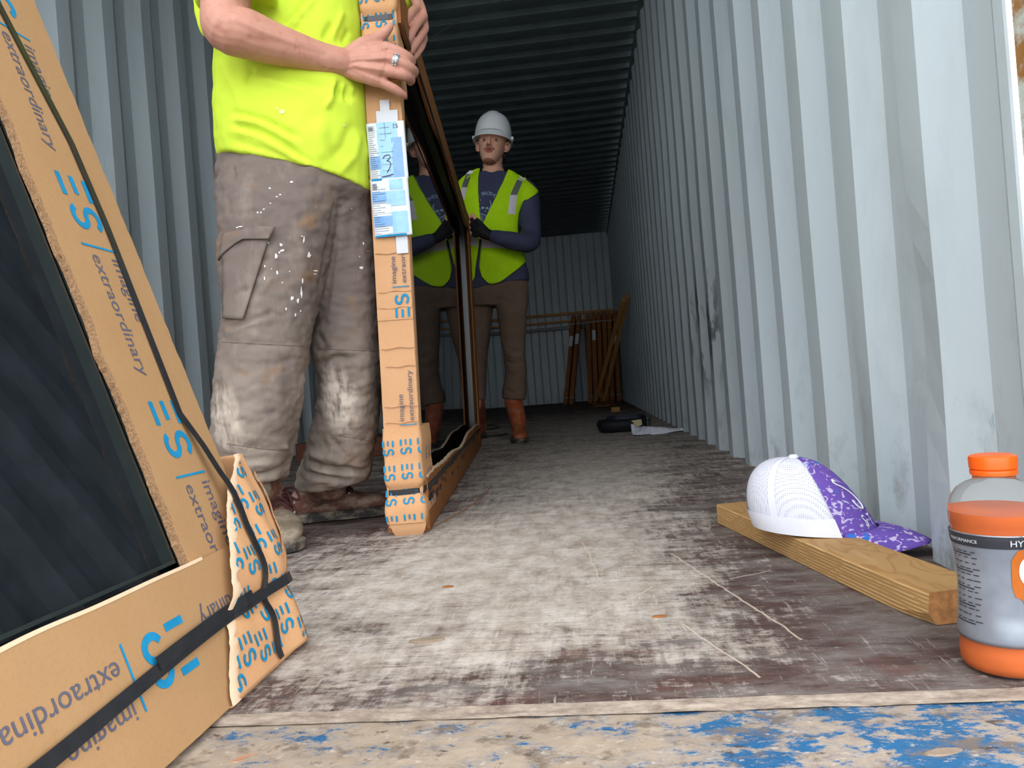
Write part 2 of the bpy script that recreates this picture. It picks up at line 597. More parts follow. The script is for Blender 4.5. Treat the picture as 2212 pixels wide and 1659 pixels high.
M_PAPER = simple('label_paper', lin(206, 210, 216), 0.5, 0.04, 30)
M_LBLUE = simple('label_light_blue', lin(134, 180, 214), 0.25, 0.08, 40, 0.6)
M_MBLUE = simple('label_mid_blue', lin(104, 150, 196), 0.25, 0.08, 40, 0.6)
M_TAPE = simple('clear_tape', lin(186, 186, 190), 0.25, 0.06, 30, 0.6)
M_PEN = simple('purple_marker', lin(92, 62, 92), 0.6, 0.1, 30)
M_INK = simple('black_ink', (0.03, 0.03, 0.035), 0.6, 0.1, 30)
M_PINE = pine('pine_lumber', lin(206, 152, 86), lin(228, 180, 118), (0, 0, 0.185))
M_ENDGRAIN = simple('sawn_end_grain', lin(168, 118, 72), 0.8, 0.35, 90, bump=0.8, bscale=120)
M_BATTEN = pine('batten_wood', lin(196, 140, 78), lin(210, 158, 96))

# ------------------------------------------------------------------ the container
XL, XR, YF, YB, ZC = -1.825, 0.525, 0.765, 12.0, 2.70


def corr(y0, y1, pitch, depth, phase, flat=0.072, slope=0.068):
    """profile points (coordinate, offset): inner flat, slope out, outer flat, slope in"""
    out, k = [], math.floor((y0 - phase) / pitch) - 1
    while phase + k * pitch < y1 + pitch:
        b = phase + k * pitch
        for a, o in ((0, 0), (flat, 0), (flat + slope, depth), (pitch - slope, depth)):
            if y0 <= b + a <= y1:
                out.append((b + a, o))
        k += 1
    if out[0][0] > y0 + 1e-6: out.insert(0, (y0, out[0][1]))
    if out[-1][0] < y1 - 1e-6: out.append((y1, out[-1][1]))
    return out


def dent(y, z):
    return 0.016 * math.exp(-((y - 1.24) / 0.07) ** 2 - ((z - 0.36) / 0.17) ** 2) + 0.010 * math.exp(-((y - 1.55) / 0.06) ** 2 - ((z - 0.12) / 0.2) ** 2)


def side_wall(name, x, sgn, dents=False):
    prof = corr(0.93, YB + 0.045, 0.278, 0.036, 1.155)
    mb = MB()
    zs = [-0.02 + (ZC + 0.02) * i / 36 for i in range(37)]
    wob = lambda y, z: 0.0035 * noise.noise((y * 1.7, z * 2.2, x * 9))
    vs = [(x + sgn * (o + (dent(y, z) if dents else 0) + wob(y, z)), y, z) for z in zs for y, o in prof]
    n = len(prof)
    fs = [(j * n + i, j * n + i + 1, (j + 1) * n + i + 1, (j + 1) * n + i) for j in range(36) for i in range(n - 1)]
    mb.add(vs, fs)
    o = mb.build(name, M_WALL)
    s = o.modifiers.new('sheet', 'SOLIDIFY'); s.thickness = 0.004
    s.offset = 1 if False else 0
    return struct(o)


side_wall('wall_right', XR, 1, True)
side_wall('wall_left', XL, -1)
mb = MB()
prof = corr(XL - 0.04, XR + 0.04, 0.25, 0.036, XL + 0.02, 0.09, 0.03)
n = len(prof)
vs = [(x, YB + o, z) for z in (-0.02, ZC + 0.03) for x, o in prof]
mb.add(vs, [(i, i + 1, n + i + 1, n + i) for i in range(n - 1)])
o = struct(mb.build('wall_back', M_WALL)); o.modifiers.new('sheet', 'SOLIDIFY').thickness = 0.004
mb = MB()
prof = corr(YF - 0.05, YB + 0.04, 0.2, 0.024, 0.83, 0.09, 0.03)
n = len(prof)
vs = [(x, y, ZC + 0.024 - o) for x in (XL - 0.04, XR + 0.04) for y, o in prof]
mb.add(vs, [(i, i + 1, n + i + 1, n + i) for i in range(n - 1)])
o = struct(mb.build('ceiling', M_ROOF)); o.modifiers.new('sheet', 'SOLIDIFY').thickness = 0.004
mb = MB().box((XL - 0.04, YF - 0.01, -0.03), (XR + 0.04, YB + 0.04, 0.0))
struct(mb.build('floor', M_FLOOR))
# steel angle at the end of the boards, then the blue door sill
mb = MB()
mb.grid(lambda u, v: (XL - 0.07 + (XR - XL + 0.14) * u, YF - 0.012 - 0.024 * v, 0.0004 + 0.0012 * noise.noise((u * 60, v * 3, 1)) - 0.002 * v), 160, 4)
mb.box((XL - 0.07, YF - 0.036, -0.03), (XR + 0.07, YF - 0.012, -0.006))
t = NT('dusty_steel_lip', 0.7, 0.3)
t.color(t.mix(t.ramp(t.noise(30, 8, (1, 2, 1), 0.75), (0.36, 0.0), (0.62, 1.0)), lin(120, 104, 92), lin(172, 156, 140)))
t.bump(t.noise(60, 5), 0.5, 0.003)
struct(mb.build('trim_1', t.mat))
mb = MB()
mb.grid(lambda u, v: (XL - 0.07 + (XR - XL + 0.14) * u, YF - 0.031 - 0.215 * v, -0.0032 + 0.0022 * noise.noise((u * 50, v * 5, 4)) + 0.0012 * noise.noise((u * 300, v * 30, 4))), 160, 14)
mb.box((XL - 0.07, YF - 0.267, -0.16), (XR + 0.07, YF - 0.036, -0.012))
struct(mb.build('trim_2', M_SILL))
for k, (x0, x1) in enumerate(((XR + 0.006, XR + 0.10), (XL - 0.10, XL - 0.006))):
    mb = MB().box((x0, YF - 0.10, -0.16), (x1, 0.932, ZC + 0.05))
    struct(mb.build('trim_%d' % (3 + k), M_POST, bevel=0.006))
mb = MB().box((XL - 0.1, YF - 0.10, ZC + 0.03), (XR + 0.1, YF + 0.0, ZC + 0.16))
struct(mb.build('trim_5', M_SILL, bevel=0.006))
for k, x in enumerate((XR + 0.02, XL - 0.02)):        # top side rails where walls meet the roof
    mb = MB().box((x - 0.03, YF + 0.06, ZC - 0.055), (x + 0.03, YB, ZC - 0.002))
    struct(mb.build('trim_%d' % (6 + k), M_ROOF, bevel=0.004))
mb = MB().box((-30, -40, -1.36), (30, 40, -1.30))
struct(mb.build('ground', M_GROUND))

# ------------------------------------------------------------------ packed window panels
def plate(mb, fn, l0, l1, h0, h1, t0, t1, n=1, mi=0, axis='l'):
    """board with thickness t0..t1 between l0..l1 and h0..h1; edges may be functions of the running coordinate"""
    f = lambda a, u: a(u) if callable(a) else a
    rings = []
    for i in range(n + 1):
        if axis == 'l':
            l = l0 + (l1 - l0) * i / n
            a, b = f(h0, l), f(h1, l)
            q = [(l, a, t0), (l, b, t0), (l, b, t1), (l, a, t1)]
        else:
            h = h0 + (h1 - h0) * i / n
            a, b = f(l0, h), f(l1, h)
            q = [(a, h, t0), (b, h, t0), (b, h, t1), (a, h, t1)]
        rings.append([fn(*p) for p in q])
    mb.loft(rings, mi)


def decal(mb, v2, f2, fn, mi=0):
    mb.add([fn(x, y) for x, y in v2], f2, mi)


class Panel:
    """a glazed window panel packed in cardboard channels; l along it, h up its face, t out of the face"""
    def __init__(self, fn, length, height, thick, root):
        self.fn, self.L, self.H, self.T, self.root = fn, length, height, thick, root

    def window(self, inset=0.03, recess=0.02, bar=0.05, gasket=True):
        f, L, H, T = self.fn, self.L, self.H, self.T
        a, t1, t0 = inset, -recess, -T + 0.012
        mb = MB()
        mb.box((a, a, t0), (a + bar, H - a, t1), f); mb.box((L - a - bar, a, t0), (L - a, H - a, t1), f)
        mb.box((a + bar, a, t0), (L - a - bar, a + bar, t1), f); mb.box((a + bar, H - a - bar, t0), (L - a - bar, H - a, t1), f)
        fr = mb.build('window_frame', M_BRONZE, self.root)
        g = MB()
        b = a + bar - 0.004
        for k, w in ((0.0, 0.004), (0.009, 0.004)):
            q = b + k
            for lo, hi in (((q, q), (q + w, H - q)), ((L - q - w, q), (L - q, H - q)), ((q + w, q), (L - q - w, q + w)), ((q + w, H - q - w), (L - q - w, H - q))):
                g.box((lo[0], lo[1], t1 - 0.014), (hi[0], hi[1], t1 - 0.002 + 0.004), f)
        g.build('gasket', M_GASKET, fr)
        mb = MB().box((b, b, t1 - 0.030), (L - b, H - b, t1 - 0.012), f)
        mb.build('glass_pane', M_GLASS, self.root)


# ---- large leaning panel at the front left
LO, LY, LS, LN = Vector((-0.414, 0, 0)), Vector((0, 1, 0)), Vector((-0.3193, 0, 0.9477)), Vector((0.9477, 0, 0.3193))
Y0, Y1 = 0.12, 0.955                          # near (out of view) and far end along the container


def fL(l, h, t):                              # l measured from the far end towards the viewer
    return LO + LY * (Y1 - l) + LS * h + LN * t


def onL(px, py):
    v = Vector(ray(px, py)); e = Vector(EYE)
    p = e + v * ((LO - e).dot(LN) / v.dot(LN))
    return Y1 - p.y, (p - LO).dot(LS)


root = thing('window_package', (-0.46, 0.6, 0.0), 'large dark window in tan cardboard edging leaning at the front left, strapped in black', 'packed window', 'cardboard packed windows')
LP = Panel(fL, Y1 - Y0, 1.36, 0.095, root)
LP.window(0.10, 0.006, 0.062)
SW = 0.157
rag_ = lambda amp, fr, sd: (lambda u: amp * noise.noise((u * fr, sd, 0.3)))
wob = rag_(0.004, 22, 5.1); fine = rag_(0.0018, 160, 2.2)
mb = MB()                                     # upright channel on the far end
plate(mb, fL, lambda h: 0.0 + fine(h) + 0.5 * wob(h), lambda h: SW + wob(h + 4) * 1.6, 0.0, 1.36, -0.001, 0.004, 150, 0, 'h')
plate(mb, fL, -0.001, 0.004, 0.0, 1.36, -0.095, 0.002, 4, 0, 'h')
plate(mb, fL, 0.0, SW, 0.0, 1.36, -0.100, -0.095, 4, 0, 'h')
end = mb.build('upright_channel', M_CARD, root)
mb = MB()                                     # bare corrugated edge seen along the inner side
plate(mb, fL, lambda h: SW + wob(h + 4) * 1.6 - 0.0015, lambda h: SW + wob(h + 4) * 1.6 + 0.0055 + 0.002 * noise.noise((h * 240, 1, 1)), 0.15, 1.36, -0.004, 0.0035, 240, 0, 'h')
mb.build('corrugated_edge', M_EDGE, end)
mb = MB()                                     # bottom channel, laid over the upright one
plate(mb, fL, -0.002, Y1 - Y0, lambda l: 0.002 + 0.0012 * noise.noise((l * 60, 2, 2)) + 0.018 * math.exp(-(l / 0.06) ** 2), lambda l: 0.160 + 0.003 * noise.noise((l * 9, 3, 2)), 0.0045, 0.010, 90)
plate(mb, fL, 0.0, Y1 - Y0, 0.0, 0.006, -0.10, 0.006, 4)
plate(mb, fL, 0.0, Y1 - Y0, 0.0, 0.16, -0.106, -0.100, 4)
bot = mb.build('bottom_channel', M_CARD, root)
mb = MB()
plate(mb, fL, 0.14, Y1 - Y0, lambda l: 0.1585 + 0.003 * noise.noise((l * 9, 3, 2)), lambda l: 0.1622 + 0.003 * noise.noise((l * 9, 3, 2)), 0.0035, 0.0105, 90)
mb.build('corrugated_edge', M_TORN, bot)
mb = MB()                                     # top and near channels complete the packing
plate(mb, fL, 0.0, Y1 - Y0, 1.20, 1.36, 0.0045, 0.010, 4); plate(mb, fL, 0.0, Y1 - Y0, 1.354, 1.36, -0.10, 0.006, 4)
mb.build('top_channel', M_CARD, root)
mb = MB()
plate(mb, fL, Y1 - Y0 - SW, Y1 - Y0, 0.0, 1.36, -0.001, 0.004, 4, 0, 'h'); plate(mb, fL, Y1 - Y0 - 0.004, Y1 - Y0, 0.0, 1.36, -0.095, 0.002, 4, 0, 'h')
mb.build('near_channel', M_CARD, root)


def print_run(mb, fn, s0, mark=True, text=True, h=0.056, k=1.0):
    """one repeat: mark, rule, two words; s runs along the reading direction, b up the letters"""
    if mark:
        v, f = logo2d(h)
        decal(mb, v, f, lambda x, y: fn(s0 + x * k, y + 0.002), 0)
    v = [(0.097 * k, -0.002), (0.100 * k, -0.002), (0.100 * k, 0.064), (0.097 * k, 0.064)]
    decal(mb, v, [(0, 1, 2, 3)], lambda x, y: fn(s0 + x, y), 0)
    if text:
        v, f = text2d('imagine', 0.034)
        decal(mb, v, f, lambda x, y: fn(s0 + 0.109 * k + x * 0.86 * k, y * 0.84 + 0.0475), 1)
        v, f = text2d('extraordinary', 0.034)
        decal(mb, v, f, lambda x, y: fn(s0 + 0.109 * k + x * 0.86 * k, y * 0.84 + 0.009), 1)


mb = MB()
for s0 in (1.273, 0.967, 0.664, 0.358):
    print_run(mb, lambda s, b, s0=s0: fL(Y1 - 0.840 - b, 2 * s0 - s, 0.0046), s0)
mb.build('printed_lettering', [M_BLUE, M_GREY], end)
mb = MB()
for y0 in (1.04, 0.738, 0.436):
    def fb(s, b, y0=y0):
        return fL(Y1 - (2 * y0 - s), 0.118 - b, 0.0106)
    sub = MB()
    print_run(sub, fb, y0)
    keep = [f for f, m in zip(sub.f, sub.m) if all(Y0 < sub.v[i].y < 0.90 for i in f)]
    km = [m for f, m in zip(sub.f, sub.m) if all(Y0 < sub.v[i].y < 0.90 for i in f)]
    n0 = len(mb.v); mb.v += sub.v; mb.f += [tuple(i + n0 for i in f) for f in keep]; mb.m += km
mb.build('printed_lettering', [M_BLUE, M_GREY], bot)

# corner wrap: kraft sheet printed with the mark, torn along its front edge
WB = 0.268


def _edge_tab(pts):
    q = sorted((onL(*p)[1], onL(*p)[0]) for p in pts)
    return [a for a, _ in q], [b for _, b in q]


TORN = _edge_tab(((482, 999), (474, 1037), (462, 1075), (458, 1149), (463, 1232), (466, 1292), (470, 1400), (474, 1520)))
FAR = _edge_tab(((505, 990), (541, 1075), (562, 1130), (584, 1200), (592, 1250), (606, 1296), (628, 1350)))


def wrap_edge(h):                              # distance of the torn edge from the far end
    return float(np.interp(h, *TORN)) + 0.003 * noise.noise((h * 60, 8, 1)) + 0.0025 * noise.noise((h * 170, 3, 1))


def wrap_out(l, h):
    b = 0.010 * math.sin(min(1, max(0, (h - 0.02) / 0.25)) * math.pi) + 0.004 * noise.noise((l * 20, h * 20, 3))
    b -= 0.007 * math.exp(-((h - 0.083) / 0.016) ** 2)
    return 0.0125 + b + 0.006 * math.exp(-(l / 0.02) ** 2)


def wrap_far(h):                               # how far the wrap overhangs the end
    return float(np.interp(h, *FAR)) + 0.002 * noise.noise((h * 40, 4, 4)) + 0.004 * math.exp(-((h - .083) / .010) ** 2)


def wrap_pt(u, v, off=0.0):
    h = 0.002 + WB * v
    a, b = wrap_edge(h), wrap_far(h)
    l = a + (b - a) * u
    return fL(l, h, wrap_out(l, h) + off)


mb = MB()
mb.grid(lambda u, v: wrap_pt(u, v), 28, 60)
mb.grid(lambda u, v: wrap_pt(1, v) + Vector((-0.135 * u * 0.9, 0.004 * math.sin(u * 3), -0.045 * u * 0.2)) + LY * 0.0, 8, 60)
mb.grid(lambda u, v: fL(wrap_far(0.002) + (wrap_edge(0.0) - wrap_far(0.002)) * v, 0.002, wrap_out(0.05, 0.0) - 0.115 * u), 6, 6)
wr = mb.build('corner_wrap', M_KRAFT, root, smooth=True)
wr.modifiers.new('paper', 'SOLIDIFY').thickness = 0.001
mb = MB()                                      # pale torn ply along the edge
for off, w0 in ((0.0018, 0.020),):
    mb.grid(lambda u, v: fL(wrap_edge(0.002 + WB * v) + 0.003 - (w0 + 0.010 * noise.noise((v * 10, 7, 7)) + 0.008 * noise.noise((v * 45, 1, 7))) * u, 0.002 + WB * v, wrap_out(wrap_edge(0.002 + WB * v), 0.002 + WB * v) + off + 0.0012 * math.sin(u * math.pi)), 6, 90)
mb.build('torn_ply', M_TORN, wr, smooth=True)
mb = MB()                                      # corrugated end showing at the far lip
mb.grid(lambda u, v: fL(wrap_far(0.08 + 0.15 * v) + 0.004 - 0.009 * u + 0.0015 * noise.noise((v * 240, u, 2)), 0.11 + 0.13 * v, wrap_out(0, 0.11 + 0.13 * v) + 0.001 - 0.004 * u), 2, 120)
mb.build('corrugated_edge', M_EDGE, wr).modifiers.new('paper', 'SOLIDIFY').thickness = 0.002
mb = MB()                                      # repeated marks printed on the wrap
for col, sh in ((0.183, 0.01), (0.148, 0.03), (0.113, 0.018), (0.078, 0.0), (0.043, 0.028), (0.008, 0.006)):
    for r in range(-1, 6):
        s0 = 0.262 - r * 0.0575 + sh
        v, f = logo2d(0.027)
        vs, ok = [], []
        for x, y in v:
            h = s0 - x * 0.97 + 0.004 * math.sin(r * 7 + col * 90)
            l = col - y
            vs.append(fL(l, h, wrap_out(l, h) + 0.0023)); ok.append(0.008 < h < WB - 0.006 and wrap_far(h) + 0.003 < l < wrap_edge(h) - 0.002)
        mb.add(vs, [q for q in f if all(ok[i] for i in q)])
mb.build('printed_marks', M_BLUE, wr)


def strapL(pts, w, off, name='strap'):
    mb = MB()
    P3 = [fL(l, h, t + off) for l, h, t in pts]
    mb.ribbon(P3, w, LN, 0.0016)
    return mb.build(name, M_STRAP, root)


up = [(Y1 - y, s, 0.0047 if s > 0.31 else 0.0) for y, s in ((0.835, 1.355), (0.84, 1.2), (0.853, 0.95), (0.900, 0.72), (0.904, 0.60), (0.900, 0.45), (0.897, 0.34), (0.903, 0.29), (0.910, 0.24), (0.914, 0.20), (0.912, 0.16), (0.908, 0.12), (0.900, 0.083), (0.892, 0.05), (0.884, 0.02), (0.884, 0.004))]
up = [(l, s, t if s > 0.31 else wrap_out(l, s) + 0.003) for l, s, t in up]
up2_ = []
for (a, b, c), (d, e, f) in zip(up[:-1], up[1:]):
    for k in range(6):
        l, h = a + (d - a) * k / 6, b + (e - b) * k / 6
        up2_.append((l, h, max(c + (f - c) * k / 6, wrap_out(l, h) + 0.004 if h < WB else 0)))
strapL(up2_, 0.0105, 0.001)
hz = []
for i in range(40):
    l = 0.83 - i * (0.83 + 0.02) / 39
    s = 0.058 + 0.030 * (0.83 - l) / 0.83 + 0.004 * math.sin(l * 9)
    hz.append((l, s, max(0.0125, wrap_out(l, s) + 0.0055 if l < 0.115 else 0.0125)))
strapL(hz, 0.0135, 0.0015)
hz2 = [(l, s + 0.006, t + 0.002) for l, s, t in hz if 0.075 < l < 0.29]
strapL(hz2, 0.0135, 0.0015, 'strap_end')

# ---- panel carried by the two workers, standing on its long edge
CO = Vector((-0.438, 1.690, 0.0))
CA, CN = Vector((-0.0915, 0.9958, 0.0)).normalized(), Vector((0.9958, 0.0915, 0.0)).normalized()
CLEN, CHT, CT = 2.47, 1.30, 0.076


def fC(l, h, t):
    return CO + CA * l + CN * (t + CT / 2 + 0.021 * h) + Vector((0, 0, h))


root = thing('window_package', (-0.5, 2.9, 0.0), 'upright window panel in cardboard with paper labels, held by both workers', 'packed window', 'cardboard packed windows')
CP = Panel(fC, CLEN, CHT, CT, root)
CP.window(0.018, 0.016, 0.045)
wv = lambda l: 0.118 + 0.010 * math.sin(l * 4.2 + 0.4) + 0.005 * math.sin(l * 9 + 1) + 0.004 * noise.noise((l * 20, 1, 1)) + 0.02 * (l / CLEN)
mb = MB()
plate(mb, fC, 0.02, CLEN, 0.004, wv, 0.004, 0.012, 120); plate(mb, fC, 0.02, CLEN, 0.002, 0.008, -CT - 0.004, 0.010, 2)
plate(mb, fC, 0.02, CLEN, 0.004, 0.12, -CT - 0.010, -CT - 0.004, 2)
bot = mb.build('bottom_channel', M_DCARD, root)
mb = MB()
plate(mb, fC, 0.03, CLEN, lambda l: wv(l) - 0.002, lambda l: wv(l) + 0.003, 0.003, 0.0128, 120)
mb.build('corrugated_edge', M_TORN, bot)
mb = MB()
wt = lambda l: CHT - 0.10 - 0.012 * math.sin(l * 4.0) - 0.01 * math.sin(l * 9 + 2)
plate(mb, fC, 0.0, CLEN, wt, CHT, 0.004, 0.012, 80); plate(mb, fC, 0.0, CLEN, CHT - 0.006, CHT, -CT - 0.004, 0.010, 2)
plate(mb, fC, 0.0, CLEN, CHT - 0.1, CHT, -CT - 0.010, -CT - 0.004, 2)
mb.build('top_channel', M_DCARD, root)
mb = MB()                                      # near end cap, its face turned to the viewer
zg = lambda h: 0.0016 * noise.noise((h * 40, 3, 3)) + 0.001 * noise.noise((h * 160, 9, 3))
for h0, h1, o in ((0.02, 0.50, 0.0), (0.50, 0.565, 0.002), (0.565, 1.30, 0.001)):
    plate(mb, lambda l, h, t: fC(-0.006 - o + l, h, t), -0.0, 0.006, h0, h1, lambda h: 0, lambda h: 0, 1) if False else None
    n = 40
    rings = []
    for i in range(n + 1):
        h = h0 + (h1 - h0) * i / n
        a, b = -CT - 0.003 + zg(h), 0.003 + zg(h + 5)
        rings.append([fC(-0.007 - o, h, a), fC(-0.007 - o, h, b), fC(0.0, h, b), fC(0.0, h, a)])
    mb.loft(rings)
plate(mb, fC, 0.0, 0.035, 0.1, CHT, -0.002, 0.004, 2); plate(mb, fC, 0.0, 0.035, 0.1, CHT, -CT - 0.005, -CT, 2)
cap = mb.build('end_cap', M_CARD2, root)
mb = MB()                                      # crease lines across the cap where sheets overlap
for h, t0 in ((0.262, -0.09), (0.30, -0.09), (0.392, -0.08), (0.435, -0.09), (0.528, -0.09), (0.566, -0.09), (0.655, -0.092)):
    pts = [fC(-0.0098 - 0.0006 * math.sin(k * 2), h + 0.0016 * math.sin(k * 1.3 + h * 50), t0 * 0.82 + k * (0.001 - t0 * 0.82) / 7) for k in range(8)]
    MB().tube(pts, 0.0011, 6, 0, 1, (0, 0, 1), 2).build('fold_ridge', M_CARD2, cap)


def capP(r, u, off=0.0):                        # r across the end face left to right 0..CT, u height
    return fC(-0.0095 - off, u, -CT + r)


mb = MB()
for base, mk_, tx in ((0.505, True, True), (0.185, True, True)):
    pr = MB()
    # reads upwards: advance is +height, letter tops point left
    print_run(pr, lambda s, b: capP(0.074 - b * 0.60, s, 0.0012), base, mk_, tx, 0.056, 0.72)
    keep = [(f, m) for f, m in zip(pr.f, pr.m)]
    mb.add(pr.v, [f for f, _ in keep]); mb.m[-len(keep):] = [m for _, m in keep]
mb.build('printed_lettering', [M_BLUE, M_GREY], cap)

mb = MB()                                      # far end cap and its upright flange
plate(mb, fC, CLEN, CLEN + 0.007, 0.02, CHT, -CT - 0.004, 0.012, 2)
plate(mb, fC, lambda h: CLEN - 0.13 + 0.01 * noise.noise((h * 5, 4, 1)), CLEN, 0.02, CHT, 0.005, 0.014, 40, 0, 'h')
plate(mb, fC, CLEN - 0.13, CLEN, 0.02, CHT, -CT - 0.012, -CT - 0.005, 2)
mb.build('end_cap', M_DCARD, root)


def corner(name, h0, h1, prof, l1, mat, hn=40):
    """bulging kraft wrap round the near end; prof(v) gives the bulge at height"""
    rings = []
    for j in range(hn + 1):
        v = j / hn
        h = h0 + (h1 - h0) * v
        e = prof(v)
        x0, x1, y0, y1 = -CT - e * 0.8, e, -0.011 - e, l1 + 0.006 * noise.noise((h * 30, 1, 4))
        r = 0.009
        q = [(y1, x0), (y0 + r, x0)]
        q += [(y0 + r - r * math.sin(a), x0 + r - r * math.cos(a)) for a in (0.5, 1.05)] + [(y0, x0 + r)]
        q += [(y0, x0 + (x1 - x0) * k / 6) for k in range(1, 6)]
        q += [(y0, x1 - r)] + [(y0 + r - r * math.cos(a), x1 - r + r * math.sin(a)) for a in (0.5, 1.05)] + [(y0 + r, x1), (y1, x1)]
        rings.append([fC(l + 0.0012 * noise.noise((h * 50, t * 40, 6)), h, t) for l, t in q])
    mb = MB().loft(rings)
    return mb.build(name, mat, root, smooth=True, angle=50)


pr_bot = lambda v: 0.011 * (1 - math.exp(-((v - 0.33) / 0.06) ** 2)) + 0.004 * math.exp(-((v - 0.16) / 0.12) ** 2) + 0.0012 * math.sin(v * 17) - 0.003
cw = corner('corner_wrap', 0.030, 0.250, pr_bot, 0.16, M_KRAFT)
e_at = lambda h: pr_bot((h - 0.03) / 0.22)
mb = MB()
for c, sh in ((0.020, 0.0), (0.061, 0.002), (0.101, 0.003)):
    for r in range(4):
        s0 = 0.222 - r * 0.0575 + sh * 0.8
        v, f = logo2d(0.0265)
        vs, ok = [], []
        for x, y in v:
            h, rr = s0 - x * 0.98, c + y - 0.0265 + 0.006
            e = e_at(h)
            vs.append(fC(-0.0128 - e, h, -CT - 0.006 + rr)); ok.append(0.034 < h < 0.246 and rr < 0.086 + e * 0.7)
        mb.add(vs, [q for q in f if all(ok[i] for i in q)])
mb.build('printed_marks', M_BLUE, cw)
mb = MB()                                       # marks on the shaded flank
for r in range(3):
    for k in range(2):
        v, f = logo2d(0.024)
        vs = []
        for x, y in v:
            h = 0.20 - r * 0.055 - x
            vs.append(fC(0.05 + k * 0.055 + y, h, 0.0015 + e_at(h)))
        mb.add(vs, f)
mb.build('printed_marks', M_BLUE, cw)
mb = MB()
rings = []
for j in range(9):
    h = 0.0 + 0.032 * j / 8
    i0 = 0.010 * (1 - j / 8) ** 2
    rings.append([fC(-0.016 + i0, h, -CT + 0.001 + i0), fC(-0.016 + i0, h, 0.008 - i0), fC(0.12, h, 0.008 - i0), fC(0.12, h, -CT + 0.001 + i0)])
mb.loft(rings)
mb.build('bottom_pad', M_CARD2, root, smooth=True, angle=40)
pr_top = lambda v: 0.004 + 0.006 * math.exp(-((v - 0.86) / 0.2) ** 2) - 0.010 * math.exp(-((v - 0.60) / 0.05) ** 2) + 0.001 * math.sin(v * 23)
cw = corner('corner_wrap', 1.052, 1.305, pr_top, 0.10, M_KRAFT)
e_at2 = lambda h: pr_top((h - 1.052) / 0.253)
mb = MB()
for c, sh in ((0.012, 0.0), (0.053, 0.002), (0.093, 0.004)):
    for r in range(6):
        s0 = 1.325 - r * 0.0575 + sh
        v, f = logo2d(0.0265)
        vs, ok = [], []
        for x, y in v:
            h, rr = s0 - x * 0.98, c + y - 0.0265 + 0.008
            e = e_at2(h)
            vs.append(fC(-0.0128 - e, h, -CT - 0.004 + rr)); ok.append(1.058 < h < 1.3 and -0.001 < rr < 0.082)
        mb.add(vs, [q for q in f if all(ok[i] for i in q)])
mb.build('printed_marks', M_BLUE, cw)


def strapC(h, e, w, name='strap'):
    q = [(CLEN, 0.0145), (0.2, 0.0145), (0.03, e + 0.0145), (0.0, e + 0.003), (-0.011 - e, e - 0.004), (-0.0135 - e, e - 0.012), (-0.0135 - e, -CT * 0.5), (-0.0135 - e, -CT - e + 0.010), (-0.009 - e, -CT - e - 0.001), (0.03, -CT - 0.014), (CLEN, -CT - 0.0135)]
    pts = [fC(l, h + 0.003 * math.sin(t * 30), t) for l, t in q]
    nn = [CN, CN, CN, (CN - CA).normalized(), -CA, -CA, -CA, -CA, (-CN - CA).normalized(), -CN, -CN]
    mb = MB().ribbon(pts, w, nn, 0.0012)
    return mb.build(name, M_STRAP, root)


strapC(0.1035, e_at(0.1035) + 0.001, 0.013)
strapC(1.203, e_at2(1.203) + 0.001, 0.013)
mb = MB()                                       # smears of black rubbed from the strap onto the bottom channel
random.seed(3)
for k in range(60):
    l = 0.05 + random.random() ** 1.5 * 2.0
    h = 0.085 + 0.02 * random.gauss(0, 1) + 0.01 * l
    if not 0.015 < h < 0.11: continue
    w, hh = 0.015 + 0.035 * random.random(), 0.003 + 0.008 * random.random()
    c = [(l + w * math.cos(a) * (0.7 + 0.3 * random.random()), h + hh * math.sin(a) * (0.5 + 0.6 * random.random())) for a in [i * 0.628 for i in range(10)]]
    mb.add([fC(x, min(y, 0.115), 0.0123) for x, y in c], [tuple(range(10))])
mb.build('strap_smear', simple('dark_smear', lin(60, 52, 50), 0.8, 0.2, 60), bot)
mb = MB().tube([P(886, 113, 1.93), P(925, 84, 2.0), P(985, 50, 2.15), P(1040, 22, 2.3), P(1086, 1, 2.42), P(1130, -15, 2.5)], 0.0016, 6, 0, 1, (0, 0, 1), 4)
mb.build('loose_strap_end', M_STRAP, root)

# paper labels taped to the end cap
def sheet(name, h0, h1, r0, r1, bow, tilt, parent):
    mb = MB()
    fn = lambda u, v: capP(r0 + (r1 - r0) * u + tilt * (v - 0.5), h0 + (h1 - h0) * v, 0.0035 + bow * math.sin(u * math.pi) * 0.4 + 0.0012 * noise.noise((u * 4, v * 7, h0 * 9)) + bow * u * u)
    mb.grid(fn, 12, 24)
    o = mb.build(name, M_PAPER, parent, smooth=True)
    o.modifiers.new('paper', 'SOLIDIFY').thickness = 0.0004
    return o, fn


def onto(mb, fn, u0, u1, v0, v1, mi, off=0.0012, n=4):
    mb.grid(lambda a, b: fn(u0 + (u1 - u0) * a, v0 + (v1 - v0) * b) - CA * off, n, n, mi)


